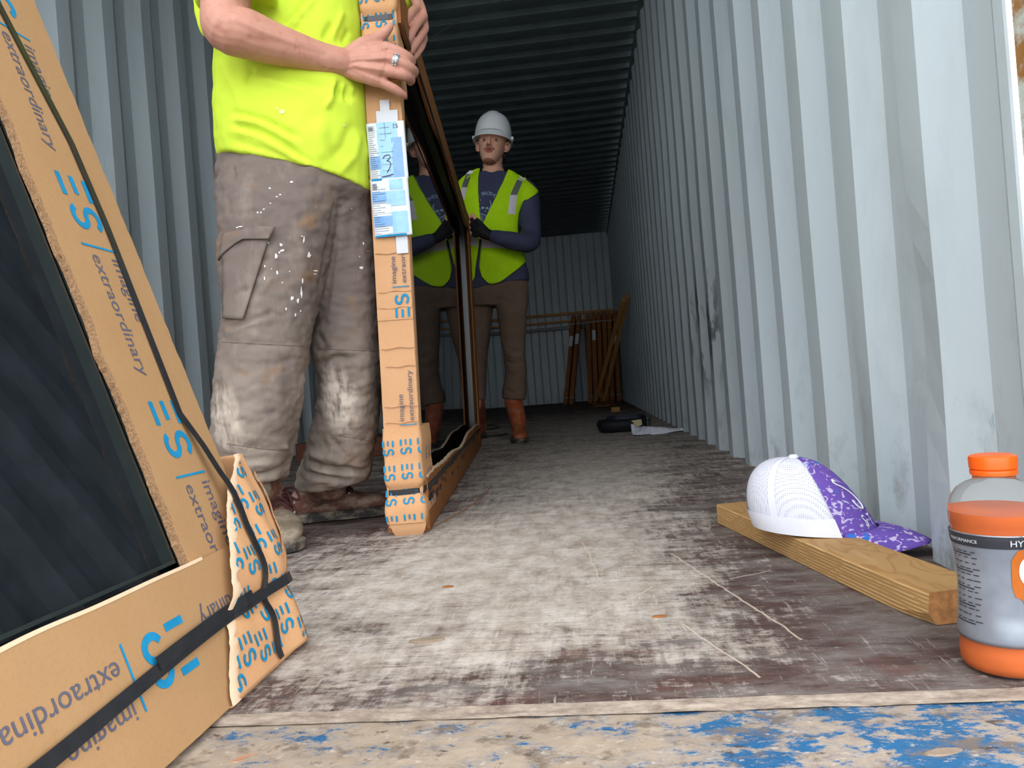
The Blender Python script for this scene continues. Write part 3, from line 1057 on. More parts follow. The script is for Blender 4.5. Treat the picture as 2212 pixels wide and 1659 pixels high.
lab, fn = sheet('shipping_label', 0.823, 0.957, -0.002, 0.086, 0.004, -0.004, root)
mb = MB()
for u0, u1, v0, v1, m, off in ((0.26, 0.80, 0.70, 0.995, 0, .0010), (0.26, 0.90, 0.03, 0.70, 0, .0011), (0.02, 0.30, 0.20, 0.42, 1, .0012), (0.62, 0.90, 0.02, 0.72, 1, .0013), (0.30, 0.62, 0.02, 0.44, 0, .0014), (0.02, 0.30, 0.0, 0.035, 3, .0016)):
    onto(mb, fn, u0, u1, v0, v1, m, off)
random.seed(11)
for k in range(26):
    v0 = 0.05 + 0.92 * k / 26
    u0 = 0.04
    onto(mb, fn, u0, u0 + 0.10 + 0.14 * random.random(), v0, v0 + 0.006, 2, 0.0018, 2)
    if k % 3 == 0: onto(mb, fn, 0.33, 0.40 + 0.3 * random.random(), v0, v0 + 0.005, 2, 0.0018, 2)
for k in range(10):
    onto(mb, fn, 0.05 + 0.012 * k, 0.05 + 0.012 * k + 0.006, 0.86, 0.93, 2, 0.0018, 1)
onto(mb, fn, 0.478, 0.486, 0.72, 0.99, 2, 0.0019, 1)
v, f = logo2d(0.10)
mb.add([fn(0.70 + x, 0.88 + y * 0.72) - CA * 0.0018 for x, y in v], f, 2)
mb.build('label_print', [M_LBLUE, M_MBLUE, M_GREY, M_BLUE], lab)
mb = MB()                                       # the handwritten 3 with a line under it
three = [(0.38, 0.375), (0.42, 0.41), (0.52, 0.425), (0.565, 0.40), (0.54, 0.36), (0.47, 0.325), (0.53, 0.315), (0.56, 0.28), (0.55, 0.23), (0.50, 0.17), (0.455, 0.13)]
mb.tube([fn(u, v) - CA * 0.0022 for u, v in three], 0.0009, 6, 0, 1, (0, 0, 1), 4)
mb.tube([fn(u, v) - CA * 0.0022 for u, v in ((0.31, 0.055), (0.42, 0.065), (0.60, 0.085))], 0.001, 6, 0, 1, (0, 0, 1), 3)
mb.build('handwriting', M_PEN, lab)
lab, fn = sheet('shipping_label', 0.692, 0.826, 0.000, 0.088, 0.006, -0.004, root)
mb = MB()
for u0, u1, v0, v1, m, off in ((0.5, 0.86, 0.80, 0.98, 0, .0010), (0.02, 0.60, 0.60, 0.78, 1, .0011), (0.4, 0.9, 0.52, 0.78, 0, .0012), (0.02, 0.55, 0.18, 0.36, 1, .0012), (0.5, 0.92, 0.05, 0.42, 0, .0013), (0.05, 0.5, 0.40, 0.55, 4, .0013), (0.08, 0.5, 0.05, 0.16, 4, .0013), (0.02, 0.85, 0.0, 0.035, 3, .0016)):
    onto(mb, fn, u0, u1, v0, v1, m, off)
for k in range(22):
    v0 = 0.06 + 0.88 * k / 22
    onto(mb, fn, 0.03, 0.10 + 0.3 * random.random(), v0, v0 + 0.006, 2, 0.0018, 2)
for k in range(8):
    onto(mb, fn, 0.06 + 0.014 * k, 0.06 + 0.014 * k + 0.007, 0.82, 0.93, 2, 0.0018, 1)
mb.build('label_print', [M_LBLUE, M_MBLUE, M_GREY, M_BLUE, M_PAPER], lab)
for r0, r1, h0, h1 in ((0.020, 0.070, 0.95, 0.985), (0.030, 0.052, 0.985, 1.01), (0.050, 0.077, 0.652, 0.694), (0.070, 0.078, 0.74, 0.80)):
    MB().grid(lambda u, v: capP(r0 + (r1 - r0) * u, h0 + (h1 - h0) * v, 0.0022), 3, 3).build('clear_tape', M_TAPE, cap)

# ---- more packed windows standing at the far right of the container
def back_pack(px, d, lean, label, paper, h=1.28, w=0.055, dark=False):
    base = G(px, 0) if False else None
    x = P(px, 850, d).x
    r = thing('window_package', (x, d, 0), label, 'packed window', 'cardboard packed windows')
    fn = lambda l, hh, t: Vector((x + t + lean * hh, d + l, hh))
    M = M_DCARD
    mb = MB(); mb.box((-w / 2, -0.0, 0.0), (w / 2, 0.0, 0.0)) if False else None
    mb.box((0.0, 0.006, -w / 2), (0.012, h, w / 2), fn); mb.box((0.012, 0.0, -w / 2), (1.05, 0.12, w / 2), fn)
    mb.box((0.012, h - 0.12, -w / 2), (1.05, h, w / 2), fn); mb.box((0.95, 0.12, -w / 2), (1.05, h - 0.12, w / 2), fn)
    mb.build('channel', M, r)
    MB().box((0.012, 0.12, -w / 2 + 0.012), (0.95, h - 0.12, w / 2 - 0.012), fn).build('glass_pane', M_GLASS, r)
    for a, b, o in ((0.0, 0.20, 0.006), (h - 0.24, h + 0.004, 0.006)):
        MB().box((-0.012, a + 0.002, -w / 2 - o), (0.10, b, w / 2 + o), fn).build('corner_wrap', M, r, bevel=0.01)
        MB().box((-0.016, (a + b) / 2 - 0.008, -w / 2 - o - 0.002), (0.102, (a + b) / 2 + 0.008, w / 2 + o + 0.002), fn).build('strap', M_STRAP, r)
    if paper:
        MB().box((-0.004, h * paper, -w * 0.46), (-0.001, h * paper + 0.145, w * 0.46), fn).build('shipping_label', M_PAPER, r)
    return r


for px, d, lean, lab, paper in (
        (1219, 10.80, 0.17, 'brown cardboard packed window with a white label, leftmost at the far end', 0.66),
        (1231.5, 10.78, 0.17, 'brown packed window with a white label, second from left at the far end', 0.68),
        (1274, 10.70, 0.045, 'brown packed window without a label, just right of the gap at the far end', 0),
        (1286, 10.66, 0.045, 'brown packed window with a white label left of the crossed battens', 0.70),
        (1298, 10.70, 0.042, 'unlabelled brown packed window directly behind the lower ends of the battens', 0),
        (1310, 10.66, 0.040, 'unlabelled brown packed window behind the middle of the battens', 0),
        (1322, 10.70, 0.036, 'unlabelled brown packed window right of the battens, second from the right wall', 0),
        (1336, 10.60, 0.030, 'brown packed window with a white label standing against the right corner', 0.62)):
    back_pack(px, d, lean, lab, paper)

# wooden battens leaning on them, rails across the end wall
for a, b, lab in (((1285, 872), (1347, 647), 'left of two pale battens leaning on the packed windows'), ((1303, 866), (1356, 640), 'right of two pale battens leaning on the packed windows')):
    p, q = P(*a, 9.60), P(*b, 7.75)
    p.z = 0.022
    ax = (q - p).normalized(); sx = ax.cross(Vector((0, 1, 0))).normalized(); sy = sx.cross(ax)
    mb = MB().hexa([c + sx * u + sy * v for c in (p, q) for u, v in ((-.021, -.021), (.021, -.021), (.021, .021), (-.021, .021))])
    tag(mb.build('wood_batten', M_BATTEN, bevel=0.003), lab, 'wood batten', 'battens leaning at the far end')
for z0, z1, y, m, lab in ((1.405, 1.445, 11.955, M_BATTEN, 'upper pale timber rail across the far wall'), (1.285, 1.318, 11.957, M_BATTEN, 'lower pale timber rail across the far wall'), (1.175, 1.225, 11.96, M_BRONZE, 'dark band below the timber rails on the far wall')):  # last entry is a plain dark band spanning the wall
    mb = MB().box((XL + 0.006, y - 0.035, z0), (XR - 0.006, y + 0.035, z1))
    tag(mb.build('wall_rail', m, bevel=0.003), lab, 'rail', 'rails across the far wall')
p = G(1330, 889)
tag(MB().box((p.x - 0.043, p.y - 0.03, 0), (p.x + 0.043, p.y + 0.08, 0.045)).build('wood_block', M_BATTEN, bevel=0.003), 'small pale wood block on the floor in front of the packed windows', 'wood block')
mb = MB()
c = P(1305, 880, 8.9)
mb.grid(lambda u, v: Vector((c.x - 0.10 + 0.24 * u, c.y - 0.1 + 0.5 * v, 0.006 + 0.03 * abs(noise.noise((u * 3, v * 3, 2))) + 0.04 * v)), 12, 10)
o = mb.build('cardboard_scrap', M_DCARD, smooth=True); o.modifiers.new('b', 'SOLIDIFY').thickness = 0.005
tag(o, 'crumpled dark brown cardboard scrap on the floor at the foot of the battens', 'cardboard')

# ---- dark case and white rag on the floor at the right
c0 = G(1345, 934)
r = thing('tool_case', (c0.x, c0.y, 0), 'low black case with beige and green rounded end beside the white rag', 'case')
def rr(hx, hy, z, rad, sh=0.0, n=28):
    out = []
    for k in range(n):
        a = 2 * math.pi * k / n
        ca, sa = math.cos(a), math.sin(a)
        e = 0.45
        x = math.copysign(abs(ca) ** e, ca) * hx; y = math.copysign(abs(sa) ** (0.8), sa) * hy
        out.append(Vector((c0.x + 0.012 + x + sh, c0.y + 0.09 + y, z)))
    return out
mb = MB().loft([rr(0.135, 0.085, 0.001, 0), rr(0.155, 0.10, 0.02, 0), rr(0.163, 0.105, 0.058, 0), rr(0.150, 0.092, 0.076, 0), rr(0.125, 0.07, 0.078, 0.0, ), rr(0.12, 0.066, 0.055, 0)])
mb.build('body', simple('black_plastic', (0.010, 0.010, 0.012), 0.6, 0.2, 30, 0.2), r, smooth=True, angle=50)
mb = MB().loft([rr(0.112, 0.07, 0.060, 0, 0.02), rr(0.118, 0.076, 0.088, 0, 0.02), rr(0.112, 0.07, 0.096, 0, 0.02), rr(0.10, 0.06, 0.096, 0, 0.02), rr(0.095, 0.055, 0.075, 0, 0.02)])
mb.build('rim', simple('dark_blue_plastic', (0.014, 0.018, 0.030), 0.55, 0.2, 30, 0.25), r, smooth=True, angle=50)
t = NT('camouflage_end', 0.7, 0.2); t.color(t.ramp(t.noise(26, 3), (0.45, lin(84, 92, 80)), (0.5, lin(120, 122, 104)), (0.56, lin(60, 66, 58)))); M_CAMO = t.mat
mb = MB()
def camo(u, v):
    a = -0.85 + 1.75 * u
    ca, sa = math.cos(a), math.sin(a)
    return Vector((c0.x + 0.012 + abs(ca) ** 0.45 * 0.166, c0.y + 0.09 + math.copysign(abs(sa) ** 0.8, sa) * 0.108, 0.022 + 0.060 * v))
mb.grid(camo, 14, 4)
mb.build('rounded_end', M_CAMO, r, smooth=True).modifiers.new('b', 'SOLIDIFY').thickness = 0.004
mb = MB().loft([[Vector((c0.x + x, c0.y - 0.018 - 0.002 * q, z)) for x, z in ((0.055, 0.068), (0.115, 0.072), (0.118, 0.040), (0.088, 0.026))] for q in (0, 1)])
mb.build('beige_patch', simple('beige_patch', lin(196, 180, 140), 0.7, 0.15, 30), r)
mb = MB()
a0 = G(1366, 942); a1 = G(1440, 942); a2 = G(1490, 938)
def ragf(u, v):
    x = a0.x + (a2.x - a0.x) * u
    wdt = 0.17 * (1 - u) ** 0.6 * min(1, u * 8 + 0.25) + 0.02
    y = a0.y + 0.02 + (v - 0.3) * wdt * 1.2 + 0.06 * u + 0.012 * noise.noise((u * 5, 3, 3))
    hgt = (0.050 * (1 - u) ** 0.8 + 0.010) * (math.sin(math.pi * min(1, max(0, v))) ** 0.7)
    return Vector((x, y, 0.004 + hgt * (0.75 + 0.55 * noise.noise((u * 4, v * 3, 2))) + 0.006 * noise.noise((u * 14, v * 9, 5)) + 0.004 * math.sin(v * 14 + u * 9)))
mb.grid(ragf, 60, 24)
o = mb.build('rag', simple('white_cotton', lin(214, 214, 224), 0.9, 0.06, 40), smooth=True); o.modifiers.new('b', 'SOLIDIFY').thickness = 0.003
tag(o, 'crumpled white rag on the floor beside the black case, trailing to the wall', 'rag')

# black strap loop lying behind the boots of the far worker
mb = MB()
mb.tube([G(x, y) + Vector((0, 0, 0.006)) for x, y in ((1094, 939), (1082, 942), (1062, 944), (1046, 946), (1043, 938), (1047, 929), (1064, 928), (1078, 924), (1062, 920), (1046, 923), (1040, 934), (1037, 951))], 0.006, 8)
tag(mb.build('strap_offcut', M_STRAP, smooth=True), 'black strap offcut curled on the floor beside the orange brown boot', 'strap')
mb = MB().tube([G(x, y) + Vector((0, 0, 0.0018)) for x, y in ((938, 1138), (965, 1124), (1005, 1101), (1037, 1079), (1056, 1058), (1062, 1050))], 0.0018, 6)
tag(mb.build('twine', simple('brown_twine', lin(150, 108, 80), 0.8, 0.2, 60)), 'thin brown twine curving on the floor right of the upright panel', 'twine')
# dark plank lying by the left wall behind the near worker
a, b = G(622, 990), G(840, 948)
a.x = max(a.x, XL + 0.05)
pa, pb = Vector((-1.62, 3.95, 0)), Vector((-0.80, 4.05, 0))
mb = MB().hexa([pa + Vector((0, 0, 0.0)), pb, pb + Vector((0, 0.09, 0)), pa + Vector((0, 0.09, 0)), pa + Vector((0, 0, 0.10)), pb + Vector((0, 0, 0.10)), pb + Vector((0, 0.09, 0.10)), pa + Vector((0, 0.09, 0.10))])
tag(mb.build('timber_beam', simple('dark_red_timber', lin(104, 62, 46), 0.8, 0.25, 14), bevel=0.004), 'dark red brown timber lying on the floor behind the near worker', 'timber')

# chips and clods on the boards
M_CHIP = simple('wood_chip', lin(170, 126, 98), 0.8, 0.15, 40)
M_MUD = simple('dry_mud', lin(140, 122, 104), 0.95, 0.15, 60, bump=0.6, bscale=90)
for px, py, l, w, ang, m, z, nm, lab in ((528, 1640, 0.017, 0.008, 0.6, M_CHIP, -0.005, 'wood_chip', 'pale wood chip on the sill below the leaning window'), (920, 1632, 0.026, 0.0045, 0.35, M_CHIP, -0.005, 'wood_chip', 'long thin wood splinter on the middle of the blue sill'),
                                    (922, 1384, 0.030, 0.011, 0.1, M_MUD, 0, 'mud_clod', 'flat dried mud patch on the boards in the middle foreground'), (968, 1268, 0.012, 0.008, 0.2, M_DCARD, 0, 'bark_chip', 'small dark bark chip on the pale dusty boards'),
                                    (1780, 1606, 0.0, 0, 0, None, 0, '', ''), (2040, 1628, 0.022, 0.009, 0.2, M_MUD, -0.005, 'mud_clod', 'brown mud clod on the right end of the blue sill'), (748, 1362, 0.0, 0, 0, None, 0, '', ''), (1425, 1332, 0.013, 0.006, 0.1, M_DCARD, 0, 'bark_chip', 'dark bark chip on the boards left of the lumber')):
    if not m: continue
    p = G(px, py, z)
    mb = MB()
    n = 11
    o2 = [(l * math.cos(2 * math.pi * k / n) * (0.8 + 0.4 * noise.noise((k, px, 1))), w * math.sin(2 * math.pi * k / n) * (0.8 + 0.5 * noise.noise((k, px, 2)))) for k in range(n)]
    R2 = lambda x, y, zz: p + Vector((x * math.cos(ang) - y * math.sin(ang), x * math.sin(ang) + y * math.cos(ang), zz))
    th = 0.0016 if m is not M_MUD else 0.0022
    mb.loft([[R2(x, y, -0.0005) for x, y in o2], [R2(x * 1.02, y * 1.02, th * 0.5) for x, y in o2], [R2(x * 0.9, y * 0.8, th + 0.001 * noise.noise((x * 90, y * 90, 1))) for x, y in o2]])
    tag(mb.build(nm, m, smooth=False), lab, 'chip' if 'chip' in nm else 'mud')

# ---- lumber block on the right
ln = Vector((0.126, -0.678, 0)).normalized(); ls = Vector((-ln.y, ln.x, 0))
p0 = Vector((0.257, 1.619, 0))
mb = MB()
LL, LW, LH = 0.70, 0.089, 0.040
nose = lambda k: 0.011 if k == 0 else 0
rings = []
for l, ch in ((0.0, 0.0), (0.02, 0), (LL * 0.5, 0), (LL - 0.10, 0), (LL - 0.055, 0.002), (LL - 0.02, 0.008), (LL, 0.012)):
    b = 0.003
    q = [(ch * 0.9, b * 0), (LW - b, 0), (LW, b), (LW, LH - b), (LW - b, LH), (b + ch * 0.2, LH), (0 + ch * 0.3, LH - b), (ch * 0.1, b + ch)]
    rings.append([p0 + ln * l + ls * s + Vector((0, 0, z + 0.0008)) for s, z in q])
n = len(rings[0])
mb.loft(rings, 0, False)
mb.f.append(tuple(range(n - 1, -1, -1))); mb.m.append(1)
mb.f.append(tuple(range((len(rings) - 1) * n, len(rings) * n))); mb.m.append(1)
t = NT('fir_lumber', 0.6, 0.25)
rot = (0, 0, math.atan2(ln.x, -ln.y))
lw = t.wave(26, (0.8, 0.20, 2.4), 'Z', 2.4, rot, 2)
kn = t.noise(9, 3, (1, 0.35, 1), 0.5, rot)
rings_ = t.math('FRACT', t.math('MULTIPLY', t.math('ADD', kn, t.math('MULTIPLY', lw, 0.05)), 16))
c = t.mix(t.ramp(lw, (0.3, 0.0), (0.75, 1.0)), lin(176, 136, 84), lin(204, 168, 118))
c = t.mix(t.ramp(rings_, (0.0, 0.85), (0.30, 0.15), (0.80, 0.0), (1.0, 0.85)), c, lin(156, 112, 64))
t.color(c); t.bump(lw, 0.2, 0.001)
tag(mb.build('lumber_block', [t.mat, M_ENDGRAIN]), 'short pale lumber offcut lying on the floor under the purple cap', 'lumber')

# ---- cap
cc = P(1758, 1145, 1.325); cc.z = 0.0435
cr = thing('trucker_cap', cc, 'purple patterned cap with white mesh back resting on the lumber offcut', 'cap')
ang = math.radians(-21)
cf, cs_ = Vector((math.cos(ang), math.sin(ang), 0)), Vector((-math.sin(ang), math.cos(ang), 0))
tilt = 0.05


def capw(x, y, z):                              # x to the brim, y to the side away, z up
    return cc + cf * x + cs_ * y + Vector((0, 0, z - tilt * x))


def crown(a, v):
    """a: angle 0 = front, v: 0 bottom .. 1 top"""
    ph = v * math.pi / 2
    k = math.cos(ph) ** 0.80
    h = 0.120 * math.sin(ph) ** 1.02
    rx = 0.102 if math.cos(a) > 0 else 0.110
    x = rx * k * math.cos(a) - 0.024 * math.sin(ph)
    y = 0.080 * k * math.sin(a)
    if math.cos(a) > 0: x -= 0.012 * math.sin(ph * 2) * math.cos(a)
    if math.cos(a) < 0: x += 0.012 * (1 - v) ** 3 * -math.cos(a)
    return capw(x, y, h + 0.0015 * math.cos(a * 6) * k * v)


SEAM = math.radians(62)
t = NT('purple_print', 0.75, 0.2)
pc = t.mix(t.noise(14, 3), lin(84, 72, 164), lin(120, 84, 160))
bl = t.ramp(t.noise(70, 2, (1, 1, 1.5), 0.5, (0.5, 0.6, 0.2), 1.2), (0.575, 0.0), (0.595, 1.0))
pc = t.mix(bl, pc, t.mix(t.noise(40, 2), lin(206, 170, 196), lin(166, 176, 220)))
pc = t.mix(t.ramp(t.noise(45, 1, (1, 1, 1), 0.5, (1, 0.3, 0.2)), (0.66, 0.0), (0.68, 0.9)), pc, lin(40, 108, 190))
t.color(pc); M_PURP = t.mat
t = NT('white_mesh', 0.85, 0.15)
wv1 = t.voro(300, (1, 1, 1.25), 'F1', (0, 0, 0.36))
[n_ for n_ in t.n if n_.type == 'TEX_VORONOI'][0].inputs['Randomness'].default_value = 0.12
t.color(t.mix(t.ramp(wv1, (0.18, 0.75), (0.36, 0.0)), lin(214, 214, 224), lin(120, 120, 144)))
t.bump(wv1, 0.3, 0.0008); M_MESH = t.mat
M_WCLOTH = simple('white_cloth', lin(220, 220, 228), 0.9, 0.03, 60)
mb = MB(); mb.grid(lambda u, v: crown(-SEAM + 2 * SEAM * u, v * 0.995), 40, 26)
fr = mb.build('front_panel', M_PURP, cr, smooth=True); fr.modifiers.new('s', 'SOLIDIFY').thickness = 0.002
mb = MB(); mb.grid(lambda u, v: crown(SEAM + (2 * math.pi - 2 * SEAM) * u, v * 0.995), 60, 26)
mesh = mb.build('mesh_back', M_MESH, cr, smooth=True); mesh.modifiers.new('s', 'SOLIDIFY').thickness = 0.002
mb = MB()
for a in (math.radians(-118), math.radians(180), math.radians(118)):
    mb.grid(lambda u, v: crown(a + (u - 0.5) * (0.13 + 0.05 * v), v * 0.985) + (crown(a, v * 0.9) - capw(0, 0, 0.05)).normalized() * 0.0012, 4, 26)
mb.grid(lambda u, v: crown(SEAM + (2 * math.pi - 2 * SEAM) * u, v * 0.16) + (crown(SEAM + (2 * math.pi - 2 * SEAM) * u, 0.05) - capw(0, 0, 0.01)).normalized() * 0.0026, 60, 4)
o = mb.build('seam_tape', M_WCLOTH, mesh, smooth=True)
MB().lathe([(0.0005, 0.0045), (0.006, 0.004), (0.009, 0.0), (0.0085, -0.003)][::-1], capw(-0.024, 0, 0.1205), 16).build('top_button', M_WCLOTH, cr, smooth=True)


def brim(u, v):                                 # u across -1..1, v out 0..1
    a = u * 1.05
    r0 = crown(a * 0.98, 0.0)
    sx = 0.075 * (math.cos(u * 1.45) ** 0.6 if abs(u) < 1 else 0)
    q = r0 + cf * (sx * v) + cs_ * (0.012 * u * v)
    q.z += 0.006 - 0.026 * v * v * 0.9 - 0.018 * abs(u) ** 2.2 * (0.25 + 0.75 * v) + 0.004
    q.z = max(q.z, 0.0425 if False else q.z)
    return q


mb = MB(); mb.grid(lambda u, v: brim(2 * u - 1, v), 36, 12)
o = mb.build('brim', M_PURP, cr, smooth=True); o.modifiers.new('s', 'SOLIDIFY').thickness = 0.003
# outline hook and two raised letters on the front panel
mb = MB()
def on_front(a, v, off=0.002):
    p = crown(a, v); n_ = (p - capw(0, 0, 0.03)).normalized()
    return p + n_ * off
hook = [(-0.52, 0.50), (-0.56, 0.52), (-0.60, 0.49), (-0.54, 0.46), (-0.40, 0.42), (-0.26, 0.35), (-0.20, 0.27), (-0.26, 0.22), (-0.38, 0.24), (-0.44, 0.30), (-0.40, 0.29)]
mb.tube([on_front(a, v) for a, v in hook], 0.0013, 6, 0, 1, (0, 0, 1), 4)
for ch, a0 in (('S', -0.52), ('T', -0.33)):
    v2, f2 = text2d(ch, 0.19)
    mb.add([on_front(a0 + x * 1.25, 0.08 + y * 0.75, 0.0025) for x, y in v2], f2)
mb.build('raised_emblem', M_WCLOTH, fr)

# ---- drink bottle
bc = Vector((0.407, 0.803, 0.0012))
br = thing('drink_bottle', bc, 'plastic drink bottle with orange screw cap, part full of orange drink, at the right edge', 'bottle')
prof = [(0.034, 0.0), (0.0405, 0.003), (0.0425, 0.010), (0.0425, 0.022), (0.0405, 0.029), (0.0425, 0.036), (0.042, 0.046), (0.0400, 0.060), (0.0390, 0.082), (0.0392, 0.100), (0.0405, 0.118), (0.0425, 0.132), (0.0432, 0.140), (0.0420, 0.1445), (0.0432, 0.149), (0.0436, 0.158), (0.0430, 0.166), (0.0405, 0.175), (0.0350, 0.183), (0.0265, 0.189), (0.0195, 0.192), (0.0185, 0.197)]


def rad_at(z):
    for (r0, z0), (r1, z1) in zip(prof[:-1], prof[1:]):
        if z0 <= z <= z1:
            return r0 + (r1 - r0) * (z - z0) / (z1 - z0)
    return prof[-1][0]


t = NT('clear_plastic', 0.12, 0.5)
t.color((0.97, 0.96, 0.95)).set(Transmission_Weight=0.97, IOR=1.08, Roughness=0.08)
M_CLEAR = t.mat
t = NT('orange_drink', 0.3, 0.1)
t.color(t.ramp(t.noise(20, 2), (0.3, lin(186, 80, 0)), (0.7, lin(200, 92, 2))))
M_DRINK = t.mat
M_ORCAP = simple('orange_cap', lin(236, 92, 14), 0.4, 0.03, 30, 0.4)
sm = MB().lathe(prof, bc, 64).build('bottle_body', M_CLEAR, br, smooth=True, angle=60)
lq = [(r - 0.0012, z + (0.001 if i == 0 else 0)) for i, (r, z) in enumerate(prof) if z < 0.160] + [(rad_at(0.1605) - 0.0012, 0.1605), (0.0005, 0.1607)]
MB().lathe(lq, bc, 64).build('drink', M_DRINK, br, smooth=True, angle=60)
mb = MB().lathe([(0.0196, 0.1965), (0.0208, 0.197), (0.0212, 0.2005), (0.0208, 0.2020), (0.0198, 0.2024), (0.0204, 0.2030), (0.0214, 0.2036), (0.0216, 0.213), (0.0210, 0.2155), (0.0188, 0.2168), (0.0006, 0.2170)], bc, 64)
mb.build('screw_cap', M_ORCAP, br, smooth=True, angle=40)


def lab_pt(a, z, off):
    r = rad_at(z) + off
    return bc + Vector((r * math.sin(a), -r * math.cos(a), z))


t = NT('silver_label', 0.32, 0.5); t.color(t.ramp(t.noise(14, 3), (0.35, lin(124, 128, 136)), (0.7, lin(160, 164, 170)))); t.b.inputs['Metallic'].default_value = 0.35
M_SILV = t.mat
M_DARKB = simple('label_black', (0.03, 0.03, 0.036), 0.4, 0.1, 30)
M_ORLAB = simple('label_orange', lin(176, 92, 26), 0.45, 0.08, 30)
A0 = math.radians(-27)                            # direction of the viewer round the bottle
mb = MB()
for k in range(1):
    mb.grid(lambda u, v: lab_pt(2 * math.pi * u, 0.032 + 0.110 * v, 0.0006), 72, 24)
lb = mb.build('label', M_SILV, br, smooth=True)
lb.modifiers.new('s', 'SOLIDIFY').thickness = 0.0003
mb = MB(); mb.grid(lambda u, v: lab_pt(2 * math.pi * u, 0.129 + 0.012 * v, 0.0011), 72, 3)
random.seed(5)
for k in range(13):                               # small print and rules of the information panel
    z = 0.050 + 0.0058 * k
    a0 = A0 - 1.25
    if k % 3 == 0: mb.grid(lambda u, v: lab_pt(a0 + 0.62 * u, z + 0.0012 * v, 0.0012), 8, 1)
    for q in range(4):
        w = 0.08 + 0.10 * random.random()
        mb.grid(lambda u, v: lab_pt(a0 + 0.02 + q * 0.2 + w * u, z + 0.0028 + 0.0009 * v, 0.0012), 3, 1)
mb.build('label_print', M_DARKB, lb)
mb = MB()
for s, a0, z, sz in (('HYDRATE', A0 + 0.20, 0.1318, 0.0088), ('PERFORMANCE', A0 - 1.20, 0.1330, 0.0048)):
    v2, f2 = text2d(s, sz)
    mb.add([lab_pt(a0 + x / 0.043, z + y, 0.0016) for x, y in v2], f2)
mb.build('label_lettering', M_PAPER, lb)
mb = MB()
poly = [(0.20, 0.092), (0.22, 0.118), (0.34, 0.127), (0.52, 0.130), (0.80, 0.124), (0.80, 0.062), (0.55, 0.068), (0.38, 0.080), (0.26, 0.082)]
cxy = (0.45, 0.100)
rings = [[(cxy[0] + (a - cxy[0]) * k, cxy[1] + (z - cxy[1]) * k) for a, z in poly] for k in (0.02, 0.5, 1.0)]
mb.loft([[lab_pt(A0 + a, z, 0.0013) for a, z in r_] for r_ in rings], 0, False)
mb.grid(lambda u, v: lab_pt(A0 + 0.5 + 0.25 * u, 0.040 + 0.034 * v, 0.0013), 4, 4)
mb.build('emblem', M_ORLAB, lb)
mb = MB()
mb.loft([[lab_pt(A0 + 0.56 + 0.20 * k * math.cos(q), 0.107 + 0.014 * k * math.sin(q), 0.0018) for q in [i * 2 * math.pi / 24 for i in range(24)]] for k in (0.02, 0.5, 1)], 0, False)
mb.build('emblem_disc', M_PAPER, lb)

# ------------------------------------------------------------------ people
VIEW = Vector((-0.1, 0.995, 0)).normalized()


def skin_mat(name, a, b, c):
    t = NT(name, 0.55, 0.35)
    col = t.mix(t.noise(28, 5), a, b)
    col = t.mix(t.ramp(t.noise(60, 4), (0.55, 0.0), (0.75, 0.6)), col, c)
    t.color(col).set(Subsurface_Weight=0.08, Subsurface_Radius=(0.01, 0.004, 0.002), Subsurface_Scale=0.4)
    t.bump(t.noise(220, 4), 0.25, 0.001)
    return t.mat


M_SKIN = skin_mat('sunburnt_skin', lin(176, 120, 100), lin(200, 148, 128), lin(166, 98, 82))
M_SKIN2 = skin_mat('tanned_skin', lin(226, 166, 138), lin(238, 182, 154), lin(212, 142, 120))
M_LIP = simple('lips', lin(184, 108, 92), 0.4, 0.1, 60, 0.4)
M_BEARD = skin_mat('stubble_skin', lin(146, 92, 68), lin(166, 108, 82), lin(120, 76, 58))
M_HAIR = simple('dark_hair', (0.02, 0.014, 0.010), 0.6, 0.4, 120, 0.3, bump=0.6, bscale=300)
M_EYE = simple('shaded_eye_white', lin(150, 140, 134), 0.3, 0.03, 30, 0.5)  # whites darkened so the eyes look shadowed under the brim
M_IRIS = simple('iris', (0.02, 0.018, 0.016), 0.2, 0.1, 30, 0.5)
M_STEELR = simple('silver_ring', lin(196, 196, 200), 0.25, 0.35, 300, 0.5, metal=0.9, bump=0.6, bscale=700)
t = NT('yellow_shirt', 0.85, 0.12)
c = t.mix(t.noise(6, 4), lin(192, 215, 58), lin(200, 221, 70))
c = t.mix(t.ramp(t.noise(13, 4), (0.70, 0.0), (0.74, 0.4)), c, lin(214, 226, 150))
t.color(c); t.bump(t.noise(420, 3), 0.15, 0.0006); M_TEE = t.mat
t = NT('work_trousers', 0.9, 0.12)
c = t.mix(t.noise(7, 5), lin(102, 90, 84), lin(119, 106, 99))
c = t.mix(t.ramp(t.noise(14, 6, (1, 1, 0.35), 0.7), (0.52, 0.0), (0.72, 0.45)), c, lin(150, 137, 124))
z = t.xyz()[2]
c = t.mix(t.math('MULTIPLY', t.ramp(z, (0.10, 0.75), (0.28, 0.55), (0.55, 0.0)), t.ramp(t.noise(9, 5, (1, 1, 0.5)), (0.35, 0.2), (0.6, 0.9))), c, lin(168, 154, 139))
c = t.mix(t.ramp(t.noise(11, 5), (0.58, 0.0), (0.72, 0.6)), c, lin(136, 100, 62))
x_, y_, z_ = t.xyz()


def spot(cx, cz, rx, rz):
    u = t.math('DIVIDE', t.math('SUBTRACT', x_, cx), rx); v = t.math('DIVIDE', t.math('SUBTRACT', z_, cz), rz)
    return t.ramp(t.math('SQRT', t.math('ADD', t.math('MULTIPLY', u, u), t.math('MULTIPLY', v, v))), (0.5, 1.0), (1.0, 0.0))


